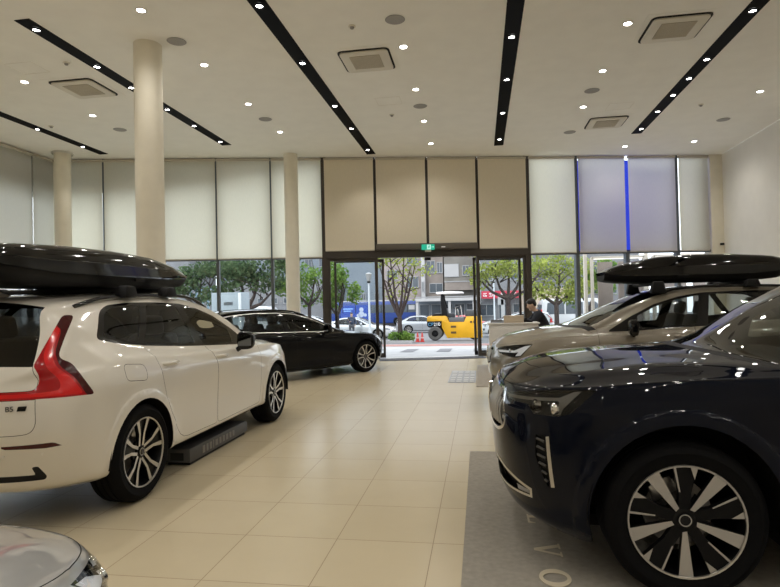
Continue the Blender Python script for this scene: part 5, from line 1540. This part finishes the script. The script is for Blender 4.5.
for y in (.12, .58, 1.02, 1.46):
    w = lathe('wheel', [(.16, -.19), (.30, -.19), (.345, -.14), (.352, -.08), (.352, .08), (.345, .14), (.30, .19), (.16, .19)], pbr('dusty tyre', (.10, .095, .09), .85), ro, 28, (0, 0, 0), 'y'); w.location = ((434.2-425)*q, y, .355)
    lathe('hub', [(.17, -.185), (.16, -.12), (.10, -.13), (.09, -.17), (.001, -.17)], M['plasticblack'], w, 20, (0, 0, 0), 'y')
for y in (.40, .8, 1.2):
    w = lathe('wheel', [(.16, -.17), (.30, -.17), (.345, -.12), (.352, .0), (.345, .12), (.30, .17), (.16, .17)], pbr('dusty tyre', (.10, .095, .09), .85), ro, 28, (0, 0, 0), 'y'); w.location = ((473.2-425)*q, y, .355)

# ------------------------------------------------------------------ bus
bus = empty('bus', 'blue city bus with advertising panels passing outside', 'bus', (-7.027, 66, zg(66)))
blu = pbr('bus blue', (.010, .036, .18), .35, coat=.4); L = 11.6
bm = bmesh.new(); bm_box(bm, (-L/2, 1.2, 1.62), (L, 2.4, 2.62), None, .14, 3); from_bm('body', bm, blu, bus, True, 40)
box('roof', (-L/2, 1.2, 2.98), (L-.1, 2.3, .14), M['b_white'], bus, .05)
fr = box('window_band', (-L/2+.2, -.005, 2.05), (L-1.2, .03, .95), M['winglass'], bus)
boxes('window_pillar', [((-L+.9+1.55*i, -.026, 2.05), (.07, .02, .95)) for i in range(7)], M['plasticblack'], fr)
box('advert_panel', (-7.6, -.012, 1.65), (3.6, .03, 1.75), pbr('bright blue advert', (.014, .055, .30), .4), bus)
bm = bmesh.new()
for (a, b, r_) in ((-6.9, 2.0, .26), (-6.9, 1.45, .34), (-7.3, 1.3, .2), (-6.45, 1.35, .2)):
    bmesh.ops.create_circle(bm, cap_ends=True, segments=18, radius=r_, matrix=Matrix.Translation((a, -.032, b)) @ Matrix.Rotation(PI/2, 4, 'X'))
from_bm('advert_figure', bm, pbr('pale advert shape', (.40, .44, .55), .5), bus)
boxes('advert_lines', [((-8.5, -.03, 2.1), (1.2, .01, .12)), ((-8.6, -.03, 1.85), (.9, .01, .10))], pbr('advert pale blue', (.25, .45, .85), .5), bus)
box('front_sign', (-.9, -.012, 2.15), (.7, .03, .5), M['b_white'], bus)
for x in (-2.55, -8.9):
    w = lathe('wheel', [(.26, -.12), (.46, -.12), (.5, -.08), (.5, .08), (.46, .12), (.26, .12)], M['rubber'], bus, 26, (0, 0, 0), 'y'); w.location = (x, .06, .5)
    lathe('hub', [(.27, -.10), (.22, -.05), (.12, -.06), (.10, -.12), (.001, -.12)], M['satin'], w, 18, (0, 0, 0), 'y')
    prism('wheel_arch', round_poly([(x-.62, .32), (x-.5, 1.0), (x+.5, 1.0), (x+.62, .32)], .3, 4), -.01, .02, BX, M['plasticblack'], bus)
# white van and people carrier: boxy body with windows
def van(label, x, y, rz, sc, h=2.0, L=4.4, W=1.75, name='van'):
    r = empty(name, label, 'van', (x, y, zg(y)-.02), rz)
    wp = M.setdefault('vanwhite', pbr('van white paint', (.5, .51, .52), .3, coat=.6))
    prof = [(-L/2, .35), (-L/2-.02, 1.0), (-L/2+.08, h-.16), (-L/2+.25, h), (L/2-1.5, h), (L/2-1.25, h-.06), (L/2-.55, 1.15), (L/2-.08, .98), (L/2+.02, .6), (L/2, .3)]
    prism('body', round_poly(prof, .08, 3), -W/2, W/2, BX, wp, r, .05)
    for sg in (1, -1):
        wb_ = prism('side_windows', round_poly([(-L/2+.28, 1.12), (-L/2+.34, h-.22), (L/2-1.5, h-.2), (L/2-.85, 1.12)], .06, 3), sg*(W/2)-.005, sg*(W/2)+.012, BX, M['winglass'], r)
        boxes('window_pillar', [((-L/2+1.35, sg*(W/2+.008), (h+.9)/2), (.07, .02, h-1.3)), ((-L/2+2.4, sg*(W/2+.008), (h+.9)/2), (.07, .02, h-1.3))], wp, wb_)
        box('tail_lamp', (-L/2-.0, sg*(W/2-.08), 1.15), (.08, .16, .5), M['redlit'], r, .02)
        box('headlamp', (L/2-.05, sg*(W/2-.2), .80), (.12, .3, .18), M['glowwhite'], r, .03)
        for xx in (-L/2+.8, L/2-.85):
            w = lathe('wheel', [(.19, -.1), (.30, -.1), (.325, -.06), (.325, .06), (.30, .1), (.19, .1)], M['rubber'], r, 22, (0, 0, 0), 'y'); w.location = (xx, sg*(W/2-.08), .325)
            lathe('hub', [(.2, .09*sg), (.12, .07*sg), (.001, .09*sg)], M['satin'], w, 14, (0, 0, 0), 'y')
    box('rear_window', (-L/2+.02, 0, 1.45), (.06, W-.35, .5), M['winglass'], r)
    prism('windscreen', [(-W/2+.15, 0), (W/2-.15, 0), (W/2-.28, .85), (-W/2+.28, .85)], 0, .02, ((0, 1, 0), (-.66, 0, .75), (.75, 0, .66), (L/2-.56, 0, 1.16)), M['winglass'], r)
    r.scale = (sc, sc, sc); return r
van('white van with dark windows behind the pale grey cabinet', -15.565, 38, .05, 1.15, 2.0)
van('white people carrier parked outside, behind the person in the dark suit', 7.216, 44, .05, 1.24, 2.02, 4.6)
# cars outside
SEDAN = copy.deepcopy({k: v_ for k, v_ in V60.items() if k not in ('cuts', 'lamps', 'dark', 'framemat', 'slatmat')})
SEDAN.update(cuts=V60['cuts'][1:], lamps=V60['lamps'], dark=V60['dark'], chrome=False, rails=None,
    c0=[(.64, .775), (.40, .83), (.06, .885), (-.32, .925), (-.85, 1.17), (-1.38, 1.375), (-1.80, 1.43), (-2.15, 1.425), (-2.50, 1.395), (-2.80, 1.345), (-3.15, 1.18), (-3.45, 1.03)],
    c3=[(-.56, .68, .94), (-1.04, .615, 1.18), (-1.52, .565, 1.335), (-1.85, .55, 1.375), (-2.18, .545, 1.37), (-2.52, .54, 1.345), (-2.80, .53, 1.295), (-3.12, .57, 1.15), (-3.42, .63, 1.02)],
    c5=[(-.70, .80, .895), (-1.05, .80, .91), (-1.55, .795, .93), (-1.95, .79, .94), (-2.3, .785, .955), (-2.62, .77, .965), (-2.95, .745, .975), (-3.22, .735, .975), (-3.46, .75, .965)],
    x6=[.23, .03, -.25, -.68, -1.05, -1.55, -1.95, -2.3, -2.62, -2.92, -3.14, -3.31],
    dlo=round_poly([(-.76, .925), (-1.05, 1.10), (-1.35, 1.235), (-1.65, 1.305), (-2.0, 1.335), (-2.3, 1.33), (-2.6, 1.29), (-2.85, 1.20), (-3.08, 1.01), (-2.9, .99), (-2.0, .96), (-1.2, .935)], .03, 2),
    glass=[round_poly([(-1.08, .955), (-1.09, 1.10), (-1.37, 1.22), (-1.66, 1.285), (-1.86, 1.31), (-1.82, .975)], .02, 2), round_poly([(-1.93, .98), (-1.96, 1.31), (-2.3, 1.31), (-2.55, 1.275), (-2.74, 1.19), (-2.88, 1.01)], .02, 2)],
    doors=[round_poly([(-.50, .95), (-.51, .58), (-.55, .265), (-1.72, .26), (-1.74, .68), (-1.84, 1.2)], [0, .1, .05, .04, 0, 0], 2), round_poly([(-1.75, 1.2), (-1.75, .68), (-1.73, .26), (-2.33, .27), (-2.53, .58), (-2.62, .80), (-2.74, 1.2)], [0, 0, .04, .12, .06, .1, 0], 2)])
def paint(name, col, rough=.28, metal=0.):
    return pbr(name, col, rough, metal, coat=1., spec=.5 if max(col) > .1 else .0)
P_out_silver = paint('street silver paint', (.28, .30, .32), .3, .2); P_out_white = paint('street white paint', (.50, .51, .52)); P_out_dark = paint('street dark paint', (.05, .06, .07)); P_out_red = paint('street red paint', (.45, .03, .03))
g_ = 'cars in the street'
def street(S, name, lab, px_x, y, rz, pnt, sc=1.):
    r, _ = build_car(S, name, lab, 'car', (px_x, y, zg(y)-.02), rz, pnt, 2, g_, None, False, False); r.scale = (sc,)*3; return r
street(SEDAN, 'car', 'silver saloon in the street behind the steamroller', -3.078, 48, 0.1, P_out_silver, 1.03)
street(SEDAN, 'car', 'pale saloon outside, behind the standing person', -6.288, 36, -.12, P_out_white, 1.0)
street(XC60, 'car', 'white car parked outside beyond the reception counter', 0.826, 37, PI, P_out_white, .97)
street(SEDAN, 'car', 'dark car outside in front of the white people carrier', 4.620, 32, PI-.1, P_out_dark, .94)
street(SEDAN, 'car', 'red car outside just right of the steamroller', 0.681, 44, 0., P_out_red, 1.0)
street(XC60, 'car', 'white car outside right of the slim column', -11.814, 44, .1, P_out_white, 1.05)

# ------------------------------------------------------------------ people
def skin_mesh(pts, edges, rad, sub=2):
    me = bpy.data.meshes.new('tmp'); names = list(pts); idx = {n_: i for i, n_ in enumerate(names)}
    me.from_pydata([pts[n_] for n_ in names], [(idx[a], idx[b]) for a, b in edges], [])
    o = bpy.data.objects.new('tmp', me); COL.objects.link(o)
    md = o.modifiers.new('s', 'SKIN'); md.use_smooth_shade = True
    for n_ in names:
        r_ = rad[n_]; s = me.skin_vertices[0].data[idx[n_]]; s.radius = r_ if isinstance(r_, tuple) else (r_, r_)
    me.skin_vertices[0].data[0].use_root = True
    o.modifiers.new('u', 'SUBSURF').levels = sub
    dg = bpy.context.evaluated_depsgraph_get(); m2 = bpy.data.meshes.new_from_object(o.evaluated_get(dg))
    bpy.data.objects.remove(o)
    v = [tuple(p.co) for p in m2.vertices]; f = [tuple(p.vertices) for p in m2.polygons]
    bpy.data.meshes.remove(m2); return v, f
def merge(parts):
    V = []; Fc = []
    for v, f in parts:
        n = len(V); V += v; Fc += [tuple(i+n for i in q) for q in f]
    return V, Fc
def ellipsoid(c, r, rot=None, nu=14, nv=10):
    v = []; f = []
    for j in range(nv+1):
        t = PI*j/nv
        for i in range(nu):
            a = 2*PI*i/nu; p = Vector((r[0]*math.sin(t)*math.cos(a), r[1]*math.sin(t)*math.sin(a), r[2]*math.cos(t)))
            if rot is not None: p = rot @ p
            v.append((c[0]+p.x, c[1]+p.y, c[2]+p.z))
    for j in range(nv):
        for i in range(nu): f.append((j*nu+i, (j+1)*nu+i, (j+1)*nu+(i+1) % nu, j*nu+(i+1) % nu))
    return v, f
def person(label, loc, rz, J, skin, top, legs, hairc, hands_fwd, tilt, name='person'):
    """J: joint positions, x is the way the person faces"""
    root = empty(name, label, 'person', loc, rz)
    E_ = [('pelvis', 'belly'), ('belly', 'chest'), ('chest', 'neck'), ('neck', 'skull'), ('skull', 'crown')]
    Rd = dict(pelvis=(.13, .10), belly=(.115, .09), chest=(.12, .09), neck=.052, skull=.088, crown=.082)
    for s in 'LR':
        E_ += [('chest', 'sh'+s), ('sh'+s, 'el'+s), ('el'+s, 'wr'+s), ('wr'+s, 'pa'+s), ('pelvis', 'hi'+s), ('hi'+s, 'kn'+s), ('kn'+s, 'an'+s), ('an'+s, 'to'+s)]
        Rd.update({'sh'+s: .050, 'el'+s: .038, 'wr'+s: .028, 'pa'+s: (.036, .020), 'hi'+s: .088, 'kn'+s: .058, 'an'+s: .040, 'to'+s: .035})
    parts = [skin_mesh(J, E_, Rd)]
    # face: nose, ears, brow, chin on the skull, turned by tilt
    Rt = Matrix.Rotation(tilt, 3, 'Y'); hc = (Vector(J['skull'])+Vector(J['crown']))/2
    def hp(x, y, z): return tuple(hc+Rt @ Vector((x, y, z)))
    parts.append(ellipsoid(hp(.012, 0, -.02), (.092, .074, .118), Rt, 18, 14))
    parts.append(ellipsoid(hp(.105, 0, -.035), (.018, .013, .026), Rt, 10, 8))
    parts.append(ellipsoid(hp(.070, 0, -.108), (.028, .036, .022), Rt, 10, 8))
    for sg in (1, -1): parts.append(ellipsoid(hp(-.005, sg*.078, -.03), (.022, .010, .034), Rt, 10, 8))
    for s in 'LR':
        p = Vector(J['pa'+s]); d = (p-Vector(J['wr'+s])).normalized(); sd = d.cross(Vector((0, 0, 1))).normalized(); dn = sd.cross(d)
        for k in range(4):
            b = p+sd*(.030-.020*k); l = (.070, .080, .076, .060)[k]
            parts.append(skin_mesh({'a': tuple(b-d*.02), 'b': tuple(b+d*l*.5-dn*.004), 'c': tuple(b+d*l-dn*.022)}, [('a', 'b'), ('b', 'c')], dict(a=.010, b=.009, c=.007), 1))
        b = p-d*.03+sd*(.034 if s == 'R' else -.034); t_ = sd if s == 'R' else -sd
        parts.append(skin_mesh({'a': tuple(b-t_*.01), 'b': tuple(b+t_*.022+d*.03), 'c': tuple(b+t_*.024+d*.06-dn*.01)}, [('a', 'b'), ('b', 'c')], dict(a=.011, b=.010, c=.008), 1))
    V, Fc = merge(parts)
    mesh('body', V, Fc, skin, root, True)
    jm = {k_: J[k_] for k_ in ('pelvis', 'belly', 'chest', 'neck', 'shL', 'elL', 'wrL', 'shR', 'elR', 'wrR')}
    jm['neck'] = tuple(Vector(J['chest']).lerp(Vector(J['neck']), .72))
    for s in 'LR': jm['wr'+s] = tuple(Vector(J['el'+s]).lerp(Vector(J['wr'+s]), .92))
    mesh('jacket', *skin_mesh(jm, [('pelvis', 'belly'), ('belly', 'chest'), ('chest', 'neck'), ('chest', 'shL'), ('shL', 'elL'), ('elL', 'wrL'), ('chest', 'shR'), ('shR', 'elR'), ('elR', 'wrR')], dict(pelvis=(.195, .165), belly=(.185, .155), chest=(.20, .16), neck=.085, shL=.098, elL=.070, wrL=.050, shR=.098, elR=.070, wrR=.050)), top, root, True)
    jt = {k_: J[k_] for k_ in ('pelvis', 'hiL', 'knL', 'anL', 'hiR', 'knR', 'anR')}
    mesh('trousers', *skin_mesh(jt, [('pelvis', 'hiL'), ('hiL', 'knL'), ('knL', 'anL'), ('pelvis', 'hiR'), ('hiR', 'knR'), ('knR', 'anR')], dict(pelvis=(.162, .128), hiL=.098, knL=.070, anL=.056, hiR=.098, knR=.070, anR=.056)), legs, root, True)
    sh_ = []
    for s in 'LR':
        a = Vector(J['an'+s]); t = Vector(J['to'+s]); sh_.append(ellipsoid(tuple((a*.45+t*.55)+Vector((0, 0, -.012))), (.135, .048, .05), Matrix.Rotation(math.atan2((t-a).y, (t-a).x), 3, 'Z')))
    V, Fc = merge(sh_); mesh('shoes', V, Fc, M['plasticblack'], root, True)
    h = [ellipsoid(hp(-.012, 0, .038), (.104, .088, .088), Rt, 18, 12), ellipsoid(hp(-.045, 0, -.01), (.068, .083, .082), Rt, 16, 10), ellipsoid(hp(.055, 0, .068), (.05, .072, .034), Rt, 12, 8)]
    V, Fc = merge(h); mesh('hair', V, Fc, hairc, root, True)
    return root
M['skin'] = pbr('skin', (.55, .36, .26), .55); M['hair'] = pbr('black hair', (.012, .010, .010), .45)
suit = pbr('dark navy suit cloth', (.012, .014, .022), .85)
J = dict(pelvis=(-.24, 0, .68), belly=(-.23, 0, .86), chest=(-.14, 0, 1.08), neck=(-.02, 0, 1.225), skull=(.03, 0, 1.325), crown=(.05, 0, 1.405),
         shL=(-.10, .185, 1.135), elL=(.06, .25, .95), wrL=(.27, .17, 1.045), paL=(.35, .13, 1.045), shR=(-.10, -.185, 1.135), elR=(.08, -.25, .95), wrR=(.27, -.13, 1.045), paR=(.35, -.10, 1.045),
         hiL=(-.20, .10, .63), knL=(.16, .13, .58), anL=(.12, .13, .12), toL=(.24, .14, .05), hiR=(-.20, -.10, .63), knR=(.16, -.13, .58), anR=(.12, -.13, .12), toR=(.24, -.14, .05))
person('person in a dark suit bent over the reception counter', (1.120+.05, 13.05, .008), PI, J, M['skin'], suit, suit, M['hair'], True, .35)
st = empty('bar_stool', 'bar stool under the person in the dark suit', 'stool', (1.120+.34, 13.05, .008))
lathe('seat', [(.001, .50), (.18, .50), (.19, .515), (.18, .54), (.001, .545)], M['leather'], st, 24); lathe('post', [(.025, .02), (.025, .5)], M['chrome'], st, 14); lathe('base', [(.20, 0), (.19, .02), (.03, .035)], M['chrome'], st, 24)
J2 = dict(pelvis=(0, 0, .92), belly=(0, 0, 1.08), chest=(.0, 0, 1.27), neck=(.0, 0, 1.45), skull=(.015, 0, 1.54), crown=(.02, 0, 1.62),
          shL=(0, .18, 1.36), elL=(-.02, .24, 1.10), wrL=(.10, .20, .92), paL=(.15, .19, .86), shR=(0, -.18, 1.36), elR=(-.02, -.24, 1.10), wrR=(.14, -.14, 1.12), paR=(.20, -.10, 1.15),
          hiL=(0, .10, .88), knL=(.02, .11, .50), anL=(0, .11, .09), toL=(.13, .12, .035), hiR=(0, -.10, .88), knR=(.03, -.11, .50), anR=(0, -.11, .09), toR=(.13, -.12, .035))
person('person in a dark blue top standing in the street by the pale saloon', (-7.919, 34.5, zg(34.5)), -1.2, J2, M['skin'], pbr('dark blue top', (.03, .045, .085), .8), pbr('grey trousers', (.10, .10, .11), .8), M['hair'], False, .05)

# ------------------------------------------------------------------ reception counter
rc = empty('reception_counter', 'white reception counter beyond the beige car', 'counter', (.17, 12.0, .008))
cw = pbr('counter white laminate', (.70, .68, .65), .4)
box('front_panel', (.50, .02, .48), (1.0, .04, .96), cw, rc, .004); box('side_panel', (.02, .32, .48), (.04, .60, .96), cw, rc, .004); box('side_panel', (.98, .32, .48), (.04, .60, .96), cw, rc, .004)
box('worktop', (.50, .33, .975), (1.06, .70, .03), cw, rc, .005)
bxx = empty('document_box', 'cream box standing on the reception counter', 'box', (.68, 12.18, 1.0))
box('box_body', (0, 0, .065), (.40, .26, .13), pbr('cream card', (.60, .50, .38), .7), bxx, .004); box('box_lid', (0, 0, .135), (.41, .27, .02), pbr('cream card lid', (.64, .54, .42), .7), bxx, .004)
tb = empty('tray', 'flat grey document tray at the left end of the counter', 'tray', (.34, 12.25, .998))
boxes('tray_body', [((0, 0, .008), (.26, .32, .012)), ((-.125, 0, .03), (.01, .32, .05)), ((.125, 0, .03), (.01, .32, .05)), ((0, .155, .03), (.26, .01, .05))], pbr('grey tray', (.25, .25, .26), .5), tb)
tl = empty('desk_phone', 'small black desk phone on the counter in front of the person', 'phone', (.985, 12.30, .998))
prism('phone_base', [(-.09, 0), (.09, 0), (.09, .03), (-.09, .07)], -.08, .08, ((1, 0, 0), (0, 0, 1), (0, 1, 0), (0, 0, 0)), M['plasticblack'], tl, .004); box('handset', (-.05, 0, .075), (.05, .19, .035), M['plasticblack'], tl, .012)

# ------------------------------------------------------------------ cars in the showroom
P_white = paint('crystal white paint', (.70, .665, .60), .28)
P_beige = paint('champagne beige paint', (.21, .185, .145), .30, .25)
P_navy = paint('dark navy paint', (.0055, .007, .013), .25)
P_black = paint('black paint', (.006, .006, .007), .22)
P_silver = paint('silver grey paint', (.40, .405, .41), .30, .3)
WHITE = dict(XC60); WHITE['mirrormat'] = M['glossblack']
rw, Bw = build_car(WHITE, 'car', 'white SUV with black roof box parked on the left', 'car', (-3.55, 6.975, 0), PI/2, P_white, 5)
cross_bars(rw, (-1.97, -2.6), Bw, .60, 1.645); shark_fin(rw, -3.22, 1.575, P_white); emblem(rw, Bw, .71)
p0, p1 = Bw.rear(.575, .862), Bw.rear(.645, .862); pt = (p1-p0).normalized(); pt = Vector((pt.x, -pt.y, 0)).normalized(); pn = Vector((pt.y, -pt.x, 0)); pn = pn if pn.x < 0 else -pn
text_obj('badge_letters', 'B5', .046, pbr('dark grey badge', (.05, .05, .05), .3, .5), rw, basis_mtx(pt, (0, 0, 1), Vector((p0.x, -.585, .862))+pn*.006), .003)
prism('badge_plate', [(-.028, -.015), (.021, -.015), (.029, .015), (-.020, .015)], 0, .006, (pt, (0, 0, 1), pn, Vector((p1.x, -.648, .862))), M['glossblack'], rw)
for y, z in ((-.725, .555), (-.52, .555)):
    h = Bw.rear(-y, z); o = lathe('parking_sensor', [(.013, 0), (.013, .002), (.010, .003), (.001, .003)], P_white, rw, 16); o.location = (h.x-.0, y, z); o.rotation_euler = (0, -PI/2, 0)
roof_box('roof_box', 'long gloss black roof box on the white SUV', (-3.55, 6.975, 0), PI/2, -1.17, -3.80, 1.665, 2.00, .9, -.08, 'car roof boxes')
BEIGE = dict(XC60); BEIGE['mirrormat'] = M['glossblack']; BEIGE['mirror'] = (-.90, 1.0, 1.105)
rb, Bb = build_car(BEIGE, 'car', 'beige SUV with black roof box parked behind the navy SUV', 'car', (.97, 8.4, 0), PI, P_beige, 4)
cross_bars(rb, (-1.30, -2.42), Bb, .60, 1.645); emblem(rb, Bb, .71)
roof_box('roof_box', 'gloss black roof box on the beige SUV', (.97, 8.4, 0), PI, -.72, -3.0, 1.665, 2.045, .88, -.02, 'car roof boxes')
rn, Bn = build_car(XC90, 'car', 'dark navy SUV in the right foreground', 'car', (.962, 3.905, .008), PI, P_navy, 6)
emblem(rn, Bn, .83)
rk, Bk = build_car(V60, 'car', 'black estate car parked by the windows', 'car', (-3.15, 12.52, 0), math.radians(52), P_black, 4)
SILV = dict(V60); SILV['hood_k'] = 6
rs_, Bs = build_car(SILV, 'car', 'silver grey car nose at the bottom left corner', 'car', (-1.95, 1.06, 0), PI/2, P_silver, 5)

for m_ in (P_black, P_navy, P_out_dark):
    for n_ in m_.node_tree.nodes:
        if n_.type == 'BSDF_PRINCIPLED': n_.inputs['Coat IOR'].default_value = 1.27
# ------------------------------------------------------------------ light
def spot(x, y, power, size=150, blend=.9, rad=.05, z=H-.03, col=(1, .955, .88)):
    l = bpy.data.lights.new('ceiling_lamp', 'SPOT'); l.energy = power; l.spot_size = math.radians(size); l.spot_blend = blend; l.shadow_soft_size = rad; l.color = col
    o = bpy.data.objects.new('ceiling_lamp', l); COL.objects.link(o); o.location = (x, y, z)
PW = 48
for x, y, _ in DL: spot(x, y, PW)
for y in (4.9, 3.1, 1.3, -.5, -2.4, -4.2):
    for x in (-7.45, -4.22, -1.06, 2.13, 5.32): spot(x, y, PW)
for x, y0, y1, sp, _ in STR:
    for y in sp: spot(x, y, PW*.55, 95, .6, .04, H-.045)
    for y in (5.0, 3.2, 1.2, -1): spot(x, y, PW*.55, 95, .6, .04, H-.045)
w = bpy.data.worlds.new('sky'); scene.world = w; w.use_nodes = True; nt = w.node_tree; nt.nodes.clear()
bg = nt.nodes.new('ShaderNodeBackground'); out = nt.nodes.new('ShaderNodeOutputWorld')
bg.inputs['Color'].default_value = (.87, .93, 1.0, 1); bg.inputs['Strength'].default_value = 2.7
nt.links.new(bg.outputs[0], out.inputs[0])
l = bpy.data.lights.new('sun', 'SUN'); l.energy = 1.6; l.angle = math.radians(12); l.color = (1, .96, .9)
o = bpy.data.objects.new('sun', l); COL.objects.link(o); o.rotation_euler = (math.radians(38), math.radians(-18), 0)
cy = scene.cycles
cy.max_bounces = 8; cy.diffuse_bounces = 5; cy.glossy_bounces = 4; cy.transparent_max_bounces = 16; cy.transmission_bounces = 4
cy.caustics_reflective = False; cy.caustics_refractive = False; cy.sample_clamp_indirect = 6; cy.use_denoising = True
scene.view_settings.exposure = 0.12

# ------------------------------------------------------------------ camera
def make_camera():
    yaw, pitch, roll = math.radians(9.0), math.radians(.85), math.radians(1.3)
    F = Vector((-math.sin(yaw)*math.cos(pitch), math.cos(yaw)*math.cos(pitch), math.sin(pitch)))
    R0 = Vector((math.cos(yaw), math.sin(yaw), 0)); U0 = R0.cross(F)
    R = R0*math.cos(roll)-U0*math.sin(roll); U = U0*math.cos(roll)+R0*math.sin(roll)
    m = Matrix((R, U, -F)).transposed().to_4x4(); m.translation = Vector((0, 0, 1.49))
    cd = bpy.data.cameras.new('camera'); cd.sensor_fit = 'HORIZONTAL'; cd.sensor_width = 36; cd.lens = 568/780*36
    cd.clip_start = .05; cd.clip_end = 400
    c = bpy.data.objects.new('camera', cd); COL.objects.link(c); c.matrix_world = m
    scene.camera = c
make_camera()
scene.view_settings.view_transform = 'Standard'; scene.view_settings.look = 'None'; scene.view_settings.gamma = 1; scene.view_settings.use_curve_mapping = False
